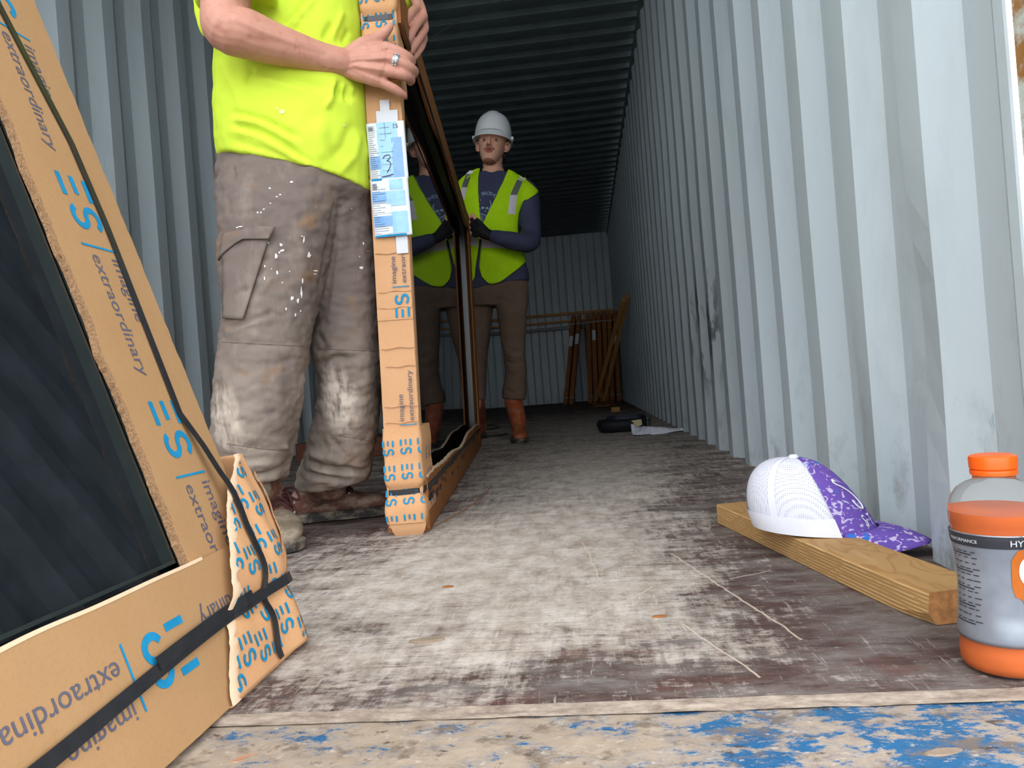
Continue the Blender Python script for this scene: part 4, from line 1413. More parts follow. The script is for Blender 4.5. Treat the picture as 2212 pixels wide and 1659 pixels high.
q = P(735, 865, 1.74)
c = t.mix(t.math('MULTIPLY', spot(q.x, q.z, 0.055, 0.10), t.ramp(t.noise(24, 5, (1.6, 1, 0.5), 0.7), (0.40, 0.0), (0.55, 0.9))), c, lin(204, 190, 176))
q = P(520, 900, 1.60)
c = t.mix(t.math('MULTIPLY', spot(q.x, q.z, 0.05, 0.09), t.ramp(t.noise(30, 5, (2, 1, 0.4), 0.7), (0.42, 0.0), (0.58, 0.7))), c, lin(196, 180, 164))
t.color(c); t.bump(t.noise(500, 3), 0.2, 0.0006); M_PANTS = t.mat
M_SPLAT = simple('white_paint_splashes', lin(226, 224, 220), 0.7, 0.05, 60)
M_THREAD = simple('seam_thread', lin(112, 98, 90), 0.9, 0.1, 60)


def leather(name, a, b, dust):
    t = NT(name, 0.6, 0.3)
    c = t.mix(t.noise(16, 5), a, b)
    c = t.mix(t.math('MULTIPLY', t.ramp(t.noise(20, 6, (1, 1, 1.5), 0.7), (0.45, 0.0), (0.65, 1.0)), dust), c, lin(176, 160, 140))
    t.color(c); t.bump(t.noise(90, 4), 0.4, 0.001)
    return t.mat


M_BOOT = leather('brown_boot_leather', lin(92, 56, 46), lin(118, 80, 66), 0.55)
M_BOOTD = leather('dusty_boot_leather', lin(104, 90, 76), lin(128, 113, 96), 0.6)
M_SOLE = leather('boot_sole', lin(44, 42, 40), lin(58, 54, 50), 0.55)
M_LACE = simple('dark_red_lace', lin(66, 32, 30), 0.8, 0.2, 60)
M_EYELET = simple('eyelet_metal', lin(214, 214, 210), 0.3, 0.05, 30, 0.5, metal=0.8)


def row(x0, y0, x1, y1, d, tk, n=36, ex=0.85):
    """one body ring seen between two photo points at depth d, tk deep along the view"""
    a, b = P(x0, y0, d), P(x1, y1, d)
    c, u = (a + b) / 2, (b - a) / 2
    out = []
    for k in range(n):
        t_ = 2 * math.pi * k / n
        cs, sn = math.cos(t_), math.sin(t_)
        out.append(c + u * math.copysign(abs(cs) ** ex, cs) + VIEW * tk * math.copysign(abs(sn) ** ex, sn))
    return out


def smooth_rows(rows, sub=3):
    out = []
    R = [np.array(r, float) for r in rows]
    for i in range(len(R) - 1):
        p0, p1, p2, p3 = R[max(i - 1, 0)], R[i], R[i + 1], R[min(i + 2, len(R) - 1)]
        for k in range(sub):
            s = k / sub
            out.append(0.5 * ((2 * p1) + (p2 - p0) * s + (2 * p0 - 5 * p1 + 4 * p2 - p3) * s * s + (3 * p1 - p0 - 3 * p2 + p3) * s ** 3))
    out.append(R[-1])
    return out


def rows_loft(mb, rows, ex=0.85, sub=3):
    mb.loft([row(*r[:6], 36, ex) for r in smooth_rows(rows, sub)])


def folds(lines, front=True):
    """displacement along normals from creases given as (photo polyline, width px, depth m)"""
    def fn(co, no):
        X, Y = to_px(co)
        face = np.clip(-(no @ np.array(VIEW[:])) * 2.0 + 0.5, 0, 1)
        h = np.zeros(len(co))
        for pts, w, a in lines:
            h += a * fold_weight(X, Y, pts, w * 1.15)
        return h * face
    return fn


def bvh_of(me):
    return BVHTree.FromPolygons([v.co[:] for v in me.vertices], [p.vertices[:] for p in me.polygons])


def hit(bvh, px, py, off=0.002, dflt=None):
    v = Vector(ray(px, py)).normalized()
    loc, nrm, i, dist = bvh.ray_cast(Vector(EYE), v)
    if loc is None:
        return None
    return loc - v * off


def patch(mb, bvh, fn, nu, nv, off=0.003, mi=0, dflt=None):
    """cloth laid on the surface: fn(u,v) gives photo points"""
    pts, miss = {}, []
    last = dflt
    for j in range(nv + 1):
        for i in range(nu + 1):
            p = hit(bvh, *fn(i / nu, j / nv), off)
            if p is None: miss.append((i, j))
            else: pts[i, j] = p
    for i, j in miss:
        k = min(pts, key=lambda q: abs(q[0] - i) + 1.5 * abs(q[1] - j))
        pts[i, j] = P(*fn(i / nu, j / nv), pts[k].y)
    w = nu + 1
    vs = [pts[i, j] for j in range(nv + 1) for i in range(w)]
    mb.add(vs, [(j * w + i, j * w + i + 1, (j + 1) * w + i + 1, (j + 1) * w + i) for j in range(nv) for i in range(nu)], mi)


def quad_fn(a, b, c, d):
    """bilinear photo quad a b (bottom/top left to right): u along a->b, v from a->d"""
    return lambda u, v: tuple(((1 - u) * (1 - v)) * np.array(a) + (u * (1 - v)) * np.array(b) + (u * v) * np.array(c) + ((1 - u) * v) * np.array(d))


def interp(tab, y):
    ys = [r[0] for r in tab]
    return [float(np.interp(y, ys, [r[k] for r in tab])) for k in range(1, len(tab[0]))]


# ---- head in its own frame: x to the person's image-right, y backwards, z up, chin at 0
def head_shapes(mb, fr, open_mouth=True):
    rows = [(0.0, 0.018, -0.080, -0.040), (0.010, 0.030, -0.090, -0.010), (0.030, 0.043, -0.091, 0.025), (0.055, 0.053, -0.087, 0.050), (0.085, 0.062, -0.084, 0.072),
            (0.115, 0.067, -0.083, 0.088), (0.145, 0.070, -0.088, 0.096), (0.175, 0.073, -0.085, 0.096), (0.200, 0.066, -0.072, 0.084), (0.220, 0.050, -0.048, 0.060), (0.232, 0.024, -0.018, 0.028)]
    rings = []
    for z, w, f, b in smooth_rows(rows, 3):
        cy, ry = (f + b) / 2, (b - f) / 2
        r = []
        for k in range(32):
            a = 2 * math.pi * k / 32
            cs, sn = math.cos(a), math.sin(a)
            r.append(fr(w * math.copysign(abs(cs) ** 0.9, cs), cy + ry * math.copysign(abs(sn) ** 0.82, sn), z))
        rings.append(r)
    mb.loft(rings)
    V = lambda x, y, z: fr(x, y, z)
    up = V(0, 0, 1) - V(0, 0, 0)
    mb.tube([V(0, -0.086, 0.138), V(0, -0.094, 0.118), V(0, -0.103, 0.100), V(0, -0.108, 0.088)], [0.0085, 0.009, 0.011, 0.0125], 12, 0, 1, up, 3)
    for s in (-1, 1):
        mb.ball(V(0.0115 * s, -0.096, 0.085), 0.0085, None, 10, 8)
        mb.tube([V(0.008 * s, -0.090, 0.140), V(0.030 * s, -0.091, 0.146), V(0.054 * s, -0.072, 0.141)], [0.008, 0.009, 0.006], 10, 0, 0.8, up, 3)      # brow
        mb.tube([V(0.030 * s, -0.074, 0.100), V(0.046 * s, -0.060, 0.102)], [0.014, 0.013], 10, 0, 1, up, 2)                                           # cheek
        ear = [V(0.074 * s, 0.006, 0.140), V(0.083 * s, 0.018, 0.142), V(0.087 * s, 0.026, 0.128), V(0.083 * s, 0.020, 0.108), V(0.075 * s, 0.008, 0.096), V(0.072 * s, 0.002, 0.092)]
        mb.tube(ear, [0.007, 0.008, 0.008, 0.008, 0.008, 0.006], 10, 0, 1, up, 3)
        mb.ball(V(0.073 * s, 0.010, 0.118), 0.014, None, 10, 8)
    mb.tube([V(-0.024, -0.082, 0.060), V(-0.008, -0.0925, 0.0645), V(0, -0.0935, 0.0635), V(0.008, -0.0925, 0.0645), V(0.024, -0.082, 0.060)], [0.003, 0.0055, 0.0055, 0.0055, 0.003], 8, 0, 1, up, 3)
    mb.tube([V(-0.020, -0.083, 0.049), V(0, -0.093, 0.0455), V(0.020, -0.083, 0.049)], [0.003, 0.0065, 0.003], 8, 0, 1, up, 3)


def head_disp(inv):
    def fn(co, no):
        L = inv(co)
        d = np.zeros(len(co))
        for s in (-1, 1):
            r = np.sqrt(((L[:, 0] - 0.031 * s) / 0.017) ** 2 + ((L[:, 2] - 0.121) / 0.011) ** 2)
            d -= np.where(L[:, 1] < -0.04, 0.010 * np.exp(-r ** 2), 0)
            r = np.sqrt(((L[:, 0] - 0.006 * s) / 0.0035) ** 2 + ((L[:, 2] - 0.0795) / 0.004) ** 2)
            d -= np.where(L[:, 1] < -0.07, 0.006 * np.exp(-r ** 2), 0)
        r = np.sqrt((L[:, 0] / 0.014) ** 2 + ((L[:, 2] - 0.0555) / 0.0036) ** 2)
        d -= np.where(L[:, 1] < -0.06, 0.009 * np.exp(-r ** 2), 0)
        return co + no * d[:, None]
    return fn


def frame_of(o, rt, bk, up, s):
    o, rt, bk, up = Vector(o), Vector(rt), Vector(bk), Vector(up)
    A = np.array([rt[:], bk[:], up[:]])
    f = lambda x, y, z: o + (rt * x + bk * y + up * z) * s
    inv = lambda co: ((np.asarray(co) - np.array(o[:])) @ A.T) / s
    return f, inv


def paint_face(me, inv, base_n, lip=1, beard=2):
    cen = np.array([p.center[:] for p in me.polygons])
    L = inv(cen)
    x, y, z = L[:, 0], L[:, 1], L[:, 2]
    mi = np.zeros(len(cen), int)
    fr = (y < -0.035) & (z > -0.012) & (z < 0.2)
    chin = fr & (z < 0.017 - 6.0 * x * x) & (np.abs(x) < 0.036)
    must = fr & (np.abs(z - 0.0735 + np.abs(x) * 0.18) < 0.0055) & (np.abs(x) < 0.028) & (y < -0.07)
    brow = fr & (np.abs(z - 0.1465 + (np.abs(x) - 0.03) ** 2 * 6) < 0.0035) & (np.abs(np.abs(x) - 0.032) < 0.020)
    mi[chin | must | brow] = beard
    li = fr & (y < -0.070) & (np.abs(x) < 0.02) & (((z - 0.0548) / 0.0118) ** 2 + (x / 0.0205) ** 2 < 1)
    mi[li] = lip
    me.polygons.foreach_set('material_index', mi.astype(np.int32).tolist())
    me.update()


def eyes(fr, parent):
    for s in (-1, 1):
        mb = MB(); mb.ball(fr(0.031 * s, -0.0655, 0.120), 0.0120, None, 16, 12)
        e = mb.build('eye', M_EYE, parent, smooth=True)
        mb = MB(); mb.ball(fr(0.031 * s, -0.0752, 0.1195), 0.0050, None, 12, 8)
        mb.build('iris', M_IRIS, e, smooth=True)


def boot(name, parent, heel, fwd, L, mats, ankle, shaft_h, laces=True, dusty=False, wdt=0.049, tall=None):
    """work boot standing on the floor at heel, toe along fwd"""
    heel = Vector(heel); f = Vector((fwd[0], fwd[1], 0)).normalized(); s = Vector((-f.y, f.x, 0)); U = Vector((0, 0, 1))
    k = L / 0.30
    W = lambda x, y, z: heel + f * x * k + s * y + U * z
    def outline(z, g, x1=0.300):
        pts = [(0.0, 0.020), (0.004, 0.031), (0.03, 0.036), (0.09, 0.034), (0.15, 0.038), (0.21, wdt), (0.26, 0.045), (0.288, 0.030), (x1, 0.010)]
        a = [W(x + (g if x > 0.15 else -g), y + g, z) for x, y in pts]
        b = [W(x + (g if x > 0.15 else -g), -(y * 0.93 + g), z) for x, y in reversed(pts)]
        return a + b
    up = MB()
    secs = [(0.006, 0.033, 0.030, 0.085, 0.018), (0.03, 0.035, 0.034, 0.10, 0.02), (0.08, 0.034, 0.034, 0.105, 0.02), (0.13, 0.035, 0.035, 0.098, 0.02), (0.17, 0.041, 0.038, 0.078, 0.02), (0.21, 0.047, 0.043, 0.066, 0.02), (0.25, 0.045, 0.040, 0.060, 0.02), (0.278, 0.034, 0.030, 0.052, 0.02), (0.296, 0.014, 0.012, 0.036, 0.02)]
    rings = []
    for x, wl, wr, h, z0 in smooth_rows(secs, 2):
        r = []
        for q in range(24):
            a = 2 * math.pi * q / 24
            cs, sn = math.cos(a), math.sin(a)
            w = wl if cs > 0 else wr
            r.append(W(x, w * math.copysign(abs(cs) ** 0.75, cs), z0 + (h - z0) * (0.5 + 0.5 * math.copysign(abs(sn) ** 0.8, sn))))
        rings.append(r)
    up.loft(rings)
    ax = Vector(ankle)
    up.tube([W(0.055, 0, 0.06), (W(0.06, 0, 0.10) + ax) / 2, ax, ax + U * (shaft_h - ax.z)] if tall is None else [W(0.055, 0, 0.06), W(0.055, 0, 0.12), ax] , [0.036, 0.042, 0.045, 0.046] if tall is None else [0.04, 0.048, tall], 20, 0, 1.15, f, 4)
    me = remesh(up, 0.0035, 4)
    me.materials.append(mats[0]); me.materials.append(mats[1])
    cen = np.array([p.center[:] for p in me.polygons])
    xl = (cen - np.array(heel[:])) @ np.array(f[:]) / k
    me.polygons.foreach_set('material_index', (xl > 0.165).astype(np.int32).tolist()); me.update()
    b = link(name, me, parent)
    sole = MB()
    zf = lambda r, dz: [p + U * dz for p in r]
    base = outline(0.0, 0.001)
    lift = []
    for z, g in ((0.0015, -0.002), (0.004, 0.002), (0.022, 0.004), (0.0255, 0.001), (0.028, -0.004)):
        r = outline(z, g)
        lift.append(r)
    sole.loft(lift)
    sole.build('sole', M_SOLE, b, smooth=True, angle=40)
    if laces:
        lm = MB(); em = MB()
        for i in range(4):
            x = 0.165 - i * 0.018
            z = 0.081 + i * 0.0085
            a, c_ = W(x + 0.004, -0.030, z - 0.008), W(x + 0.004, 0.030, z - 0.008)
            a2, c2 = W(x - 0.014, -0.030, z + 0.002), W(x - 0.014, 0.030, z + 0.002)
            lm.tube([a, W(x - 0.004, 0, z + 0.015), c2], 0.0028, 8, 0, 1, U, 4); lm.tube([c_, W(x - 0.004, 0, z + 0.017), a2], 0.0028, 8, 0, 1, U, 4)
            for yy in (-0.033, 0.033):
                em.ball(W(x + 0.004, yy, z - 0.009), 0.0038, None, 10, 6)
        kx, kz = 0.105, 0.118
        for sg in (-1, 1):
            lm.tube([W(kx, 0, kz), W(kx + 0.02, 0.035 * sg, kz + 0.006), W(kx + 0.045, 0.045 * sg, kz - 0.02), W(kx + 0.03, 0.020 * sg, kz - 0.012), W(kx, 0, kz)], 0.003, 8, 0, 1, U, 5)
            lm.tube([W(kx, 0, kz), W(kx + 0.03, 0.018 * sg, kz + 0.0), W(kx + 0.06, 0.03 * sg, kz - 0.03), W(kx + 0.075, 0.036 * sg, kz - 0.045)], 0.003, 8, 0, 1, U, 4)
        lm.build('lace', M_LACE, b, smooth=True)
        em.build('eyelet', M_EYELET, b, smooth=True)
    return b


# ================================================================= near worker
w1 = thing('person', G(620, 1180), 'worker in neon yellow T-shirt and paint-spotted grey trousers gripping the upright panel', 'person')
body = MB()
# trunk and legs under the clothes
rows_loft(body, [(530, 470, 760, 470, 1.735, 0.085), (505, 420, 780, 420, 1.74, 0.10), (500, 250, 780, 260, 1.74, 0.115), (495, 100, 770, 110, 1.74, 0.11), (500, -60, 760, -60, 1.745, 0.095), (520, -170, 745, -170, 1.745, 0.075), (560, -240, 710, -240, 1.74, 0.06)])
body.tube([P(600, 430, 1.70), P(580, 520, 1.67), P(575, 760, 1.62), P(562, 1010, 1.66), P(562, 1035, 1.665)], [0.07, 0.065, 0.05, 0.030, 0.026], 16)
body.tube([P(720, 430, 1.78), P(752, 540, 1.81), P(752, 760, 1.81), P(712, 1010, 1.90), P(712, 1030, 1.90)], [0.06, 0.050, 0.045, 0.030, 0.026], 16)
# neck and head (looking down at the panel)
hf = Vector((0.86, -0.34, -0.38)).normalized()
hu = Vector((0.30, -0.10, 0.95)); hu = (hu - hf * hu.dot(hf)).normalized()
hr = hf.cross(hu).normalized() * -1
ho = P(664, -300, 1.70)
H1, H1i = frame_of(ho - hu * 0.005 + hf * 0.02, (-hf).cross(hu) * -1, -hf, hu, 1.0)
head_shapes(body, H1)
body.tube([P(640, -180, 1.74), P(640, -260, 1.73), H1(0, 0.03, 0.06)], [0.075, 0.058, 0.056], 18)
# right arm
ARM = [((508, -140), 1.61, 0.052), ((494, -40), 1.545, 0.054), ((486, 30), 1.515, 0.050), ((492, 62), 1.505, 0.050), ((535, 74), 1.52, 0.051), ((585, 92), 1.545, 0.045), ((635, 107), 1.57, 0.0385), ((690, 124), 1.60, 0.0335), ((742, 135), 1.625, 0.0300)]
body.tube([P(*p, d) for p, d, r in ARM], [r for p, d, r in ARM], 20, 0, 1.0, (0, 1, 0), 4)
body.tube([P(660, -160, 1.745), P(560, -160, 1.69), P(508, -140, 1.62)], [0.05, 0.046, 0.05], 16)
# right hand: metacarpals, webbing, fingers closed round the end of the panel
wr = [(752, 120, 1.628), (751, 130, 1.624), (750, 142, 1.625), (750, 152, 1.630)]
kn = [(834, 103, 1.637), (836, 125, 1.630), (830, 152, 1.632), (818, 176, 1.640)]
for a, b in zip(wr, kn):
    body.tube([P(*a), P((a[0] + b[0]) / 2, (a[1] + b[1]) / 2, (a[2] + b[2]) / 2 - 0.004), P(*b)], [0.0180, 0.0160, 0.0138], 12)
for f in (0.15, 0.3, 0.45, 0.6, 0.75, 0.9):
    body.tube([P(*[a[k] + (b[k] - a[k]) * f + (0.006 if k == 2 else 0) for k in range(3)]) for a, b in zip(wr, kn)], 0.0142, 10)
FING = [
    ([(834, 103, 1.637), (860, 112, 1.642), (879, 123, 1.652), (889, 131, 1.676), (888, 137, 1.700)], [0.0136, 0.0126, 0.0126, 0.0114, 0.0095]),
    ([(836, 125, 1.630), (862, 134, 1.636), (884, 146, 1.650), (895, 154, 1.678), (893, 160, 1.704)], [0.0138, 0.0128, 0.0128, 0.0116, 0.0095]),
    ([(830, 152, 1.632), (854, 158, 1.637), (876, 164, 1.650), (888, 171, 1.676), (886, 177, 1.698)], [0.0134, 0.0122, 0.0124, 0.0110, 0.0092]),
    ([(818, 176, 1.640), (836, 184, 1.644), (852, 192, 1.650), (864, 200, 1.658), (873, 206, 1.668)], [0.0126, 0.0112, 0.0110, 0.0100, 0.0082]),
]
for pts, rr_ in FING:
    body.tube([P(*p) for p in pts], rr_, 12, 0, 1, (0, 1, 0), 4)
body.tube([P(758, 118, 1.628), P(785, 98, 1.632), P(806, 87, 1.640), P(826, 76, 1.648), P(843, 57, 1.655)], [0.020, 0.019, 0.0150, 0.0128, 0.0088], 12, 0, 1, (0, 1, 0), 4)
body.tube([P(790, 100, 1.640), P(820, 104, 1.642)], [0.017, 0.014], 10)
# left arm reaching over the top, hand hanging on the far face
body.tube([P(748, -160, 1.86), P(800, -200, 1.93), P(850, -160, 1.96), P(872, -70, 1.955), P(885, -12, 1.945)], [0.056, 0.05, 0.044, 0.036, 0.030], 16, 0, 1, (0, 1, 0), 4)
body.tube([P(670, -170, 1.76), P(748, -160, 1.86)], [0.06, 0.056], 14)
lk = [(901, 18, 1.90), (915, 36, 1.905), (918, 62, 1.915), (915, 86, 1.925)]
for k, b in enumerate(lk):
    a = (890 + k * 3, -14 + k * 3, 1.915 + 0.006 * k)
    body.tube([P(*a), P((a[0] + b[0]) / 2 + 3, (a[1] + b[1]) / 2, a[2]), P(*b)], [0.016, 0.0135, 0.0115], 12)
body.tube([P(p[0] - 6, p[1] - 16, p[2] + 0.006) for p in lk], 0.011, 10)
for pts, r0 in (([(901, 18, 1.90), (891, 25, 1.870), (881, 39, 1.848), (874, 53, 1.842)], 0.0118), ([(915, 36, 1.905), (904, 48, 1.876), (892, 67, 1.852), (884, 87, 1.846)], 0.0120),
                ([(918, 62, 1.915), (910, 76, 1.888), (898, 95, 1.864), (888, 112, 1.858)], 0.0115), ([(915, 86, 1.925), (911, 100, 1.902), (903, 113, 1.884), (896, 124, 1.878)], 0.0102)):
    body.tube([P(*p) for p in pts], [r0, r0 * 0.97, r0 * 0.9, r0 * 0.76], 12, 0, 1, (0, 1, 0), 4)



def w1_disp(co, no):
    co = head_disp(H1i)(co, no)
    X, Y = to_px(co)
    face = np.clip(-(no @ np.array(VIEW[:])), 0, 1)
    h = np.zeros(len(co))
    sel = (X > 430) & (X < 930) & (Y < 240) & (Y > -20)
    # tendons, knuckle creases and the flexed muscle of the forearm
    for pts, w, a in (([(760, 122), (834, 104)], 3.2, 0.0020), ([(762, 130), (836, 126)], 3.2, 0.0022), ([(762, 142), (830, 152)], 3.2, 0.0020), ([(765, 152), (818, 175)], 3.2, 0.0016),
                      ([(836, 112), (834, 140), (824, 166)], 3.5, -0.0016), ([(800, 108), (770, 118)], 4, -0.0014), ([(640, 96), (560, 66), (512, 40)], 9, 0.003), ([(700, 118), (600, 92), (540, 84)], 8, -0.0018),
                      ([(470, 60), (486, 84)], 7, -0.002), ([(775, 140), (740, 150), (700, 142)], 3.5, 0.0012), ([(790, 128), (756, 140)], 3, -0.001)):
        h += a * np.exp(-(pdist(X, Y, pts) / w) ** 2)
    return co + no * (h * face * sel)[:, None]


me = remesh(body, 0.0030, 3, w1_disp)
for m in (M_SKIN, M_LIP, M_BEARD): me.materials.append(m)
paint_face(me, H1i, 0)
b1 = link('body', me, w1)
eyes(H1, b1)
mb = MB()                                       # nails of the hand
for pts, n_ in (((860, 199), 0), ):
    pass
# ring on the middle finger
mb = MB()
c0_, c1_ = P(848, 129, 1.633), P(863, 135, 1.637)
ax = (c1_ - c0_).normalized(); a_ = ax.cross(Vector((0, 1, 0))).normalized(); b_ = a_.cross(ax)
mb.loft([[c0_ + ax * s_ + (a_ * math.cos(q) + b_ * math.sin(q)) * r_ for q in [i * 2 * math.pi / 28 for i in range(28)]] for s_, r_ in ((0.0, 0.0132), (0.001, 0.0146), (0.005, 0.0152), (0.010, 0.0152), (0.0135, 0.0146), (0.0145, 0.0132))])
for i in range(28):
    q = i * 2 * math.pi / 28
    mb.ball(c0_ + ax * (0.004 + 0.006 * (i % 2)) + (a_ * math.cos(q) + b_ * math.sin(q)) * 0.0150, 0.0018, None, 6, 4)
mb.build('ring', M_STEELR, b1, smooth=True)
mb = MB()
c0_, c1_ = P(906, 81, 1.930), P(902, 88, 1.926)
ax = (c1_ - c0_).normalized(); a_ = ax.cross(Vector((0, 1, 0))).normalized(); b_ = a_.cross(ax)
mb.loft([[c0_ + ax * s_ + (a_ * math.cos(q) + b_ * math.sin(q)) * r_ for q in [i * 2 * math.pi / 20 for i in range(20)]] for s_, r_ in ((0, 0.0112), (0.001, 0.0124), (0.004, 0.0124), (0.005, 0.0112))])
mb.build('ring', M_STEELR, b1, smooth=True)

# short hair
mb = MB()
rings = []
for j in range(9):
    v = j / 8
    z = 0.135 + 0.105 * math.sin(v * math.pi / 2)
    k = math.cos(v * math.pi / 2) ** 0.55
    rings.append([H1(0.078 * k * math.cos(q), 0.012 + (0.100 if math.sin(q) > 0 else 0.088 * (0.35 + 0.65 * v)) * k * math.sin(q), z) for q in [i * 2 * math.pi / 32 for i in range(32)]])
mb.loft(rings)
mb.build('hair', simple('grey_brown_hair', lin(96, 84, 74), 0.7, 0.3, 90, bump=0.6, bscale=300), b1, smooth=True)

# T-shirt
tee = MB()
rows_loft(tee, [(484, 350, 808, 424, 1.735, 0.158), (481, 335, 810, 408, 1.735, 0.160), (479, 312, 810, 375, 1.735, 0.162), (478, 285, 808, 335, 1.735, 0.163), (474, 240, 804, 280, 1.735, 0.162), (472, 190, 800, 225, 1.735, 0.158), (474, 140, 796, 170, 1.735, 0.152),
                (478, 90, 792, 110, 1.735, 0.146), (478, 40, 790, 50, 1.735, 0.140), (470, -20, 788, -20, 1.735, 0.135), (462, -90, 790, -90, 1.735, 0.125), (470, -160, 785, -160, 1.735, 0.115), (520, -215, 750, -215, 1.735, 0.09), (575, -250, 700, -250, 1.735, 0.068)], 0.82)
# right sleeve
tee.loft([row(455, -190, 560, -190, 1.62, 0.075), row(446, -130, 572, -130, 1.60, 0.085), row(438, -70, 584, -80, 1.575, 0.09), row(432, -20, 592, -40, 1.555, 0.09), row(433, 14, 594, -10, 1.545, 0.088), row(438, 26, 592, -4, 1.545, 0.086)])
tee.loft([row(520, -190, 640, -190, 1.70, 0.10), row(520, -120, 620, -120, 1.68, 0.10), row(500, -70, 600, -70, 1.63, 0.09)])
tee.tube([P(432, -20, 1.60), P(438, 30, 1.595), P(446, 70, 1.59)], [0.022, 0.016, 0.009], 12, 0, 1.3, (0, 1, 0), 4)
# left sleeve over the panel
tee.tube([P(735, -170, 1.83), P(790, -195, 1.92), P(846, -165, 1.965), P(868, -85, 1.962), P(882, -8, 1.95)], [0.076, 0.066, 0.056, 0.050, 0.042], 18, 0, 1, (0, 1, 0), 4)
TF = [([(486, 244), (530, 248), (575, 262), (625, 288), (660, 308)], 6, -0.007), ([(490, 256), (560, 266), (610, 292), (650, 318)], 6, 0.006),
      ([(488, 268), (545, 278), (590, 300), (640, 332), (690, 362)], 6, -0.006), ([(490, 280), (560, 296), (620, 330), (675, 362)], 6, 0.005),
      ([(487, 300), (530, 312), (590, 330), (640, 352)], 5, -0.003),
      ([(540, 145), (580, 160), (650, 178), (716, 192)], 10, -0.006), ([(548, 160), (600, 176), (680, 195)], 8, 0.004), ([(545, 142), (532, 172), (528, 182)], 5, -0.006),
      ([(668, -10), (640, 30), (608, 62)], 6, -0.006), ([(684, -10), (655, 30), (628, 66)], 6, 0.005), ([(655, 35), (638, 72)], 4, -0.004), ([(718, 48), (696, 88)], 5, -0.005), ([(742, 20), (716, 90)], 5, 0.004), ([(756, 62), (738, 94)], 5, -0.004),
      ([(724, 170), (716, 214), (700, 240)], 5, 0.007), ([(734, 172), (728, 215)], 6, -0.005), ([(742, 178), (738, 220)], 3, 0.003), ([(752, 180), (748, 224)], 3, -0.003), ([(762, 184), (760, 230)], 3, 0.003),
      ([(716, 192), (770, 215)], 10, -0.005), ([(760, 260), (745, 310), (712, 350)], 9, -0.004), ([(780, 280), (765, 340), (730, 380)], 7, 0.004), ([(700, 250), (690, 300), (700, 350)], 14, 0.004),
      ([(484, 332), (560, 343), (640, 368), (704, 396), (760, 406), (806, 404)], 2.4, -0.0025), ([(560, -20), (548, 0), (552, 30)], 6, -0.004), ([(445, 14), (480, 2), (525, -4)], 2.5, -0.002),
      ([(476, 120), (500, 200), (520, 240)], 10, 0.004), ([(485, 170), (510, 230)], 7, -0.003)]
tf = folds(TF)


def tee_disp(co, no):
    h = 1.5 * tf(co, no) + 0.005 * nz(co, (7, 7, 9), 2.0, 2) + 0.0022 * nz(co, (20, 20, 26), 5.0, 2)
    return co + no * h[:, None]


tme = remesh(tee, 0.0055, 5, tee_disp)
tme.materials.append(M_TEE)
shirt = link('t_shirt', tme, w1)
tb = bvh_of(tme)
mb = MB()
for (x, y, r) in ((609, 241, 6.5), (744, 271, 3.0), (598, 234, 2.5)):
    patch(mb, tb, lambda u, v: (x + r * math.sqrt(abs(u)) * math.cos(v * 6.283) , y + r * 0.8 * math.sqrt(abs(u)) * math.sin(v * 6.283)), 3, 10, 0.0012)
mb.build('paint_fleck', simple('pale_fleck', lin(206, 226, 150), 0.8, 0.1, 40), shirt)

# trousers
tr = MB()
rows_loft(tr, [(482, 300, 804, 330, 1.735, 0.140), (478, 345, 806, 372, 1.735, 0.143), (474, 395, 812, 416, 1.735, 0.146), (478, 425, 806, 440, 1.742, 0.136), (492, 452, 776, 464, 1.752, 0.112), (525, 478, 740, 488, 1.762, 0.08)], 0.85)
rows_loft(tr, [(482, 350, 760, 362, 1.712, 0.118), (477, 390, 748, 398, 1.690, 0.117), (476, 425, 737, 434, 1.672, 0.116), (480, 475, 726, 480, 1.660, 0.116), (482, 520, 716, 522, 1.655, 0.116), (476, 560, 708, 562, 1.650, 0.114), (482, 610, 698, 612, 1.642, 0.110), (488, 660, 684, 668, 1.632, 0.104), (487, 700, 674, 706, 1.624, 0.100), (480, 742, 666, 748, 1.618, 0.100),
               (473, 800, 658, 806, 1.614, 0.098), (468, 860, 650, 868, 1.614, 0.096), (464, 915, 641, 920, 1.618, 0.094), (466, 955, 630, 955, 1.624, 0.092), (476, 990, 621, 985, 1.630, 0.088), (486, 1018, 617, 1012, 1.634, 0.082), (505, 1044, 613, 1034, 1.636, 0.070)], 0.88)
rows_loft(tr, [(660, 350, 806, 372, 1.755, 0.122), (680, 410, 813, 424, 1.768, 0.124), (686, 480, 817, 490, 1.785, 0.120), (682, 560, 819, 566, 1.795, 0.114), (679, 640, 821, 646, 1.80, 0.108), (678, 700, 823, 706, 1.80, 0.104), (676, 750, 824, 758, 1.80, 0.104), (686, 800, 824, 808, 1.805, 0.100), (690, 840, 822, 850, 1.815, 0.098),
               (685, 890, 817, 900, 1.83, 0.096), (668, 940, 810, 950, 1.845, 0.094), (662, 972, 806, 985, 1.855, 0.092), (652, 1000, 801, 1015, 1.862, 0.088), (644, 1028, 793, 1038, 1.868, 0.082), (640, 1058, 748, 1052, 1.872, 0.066)], 0.88)
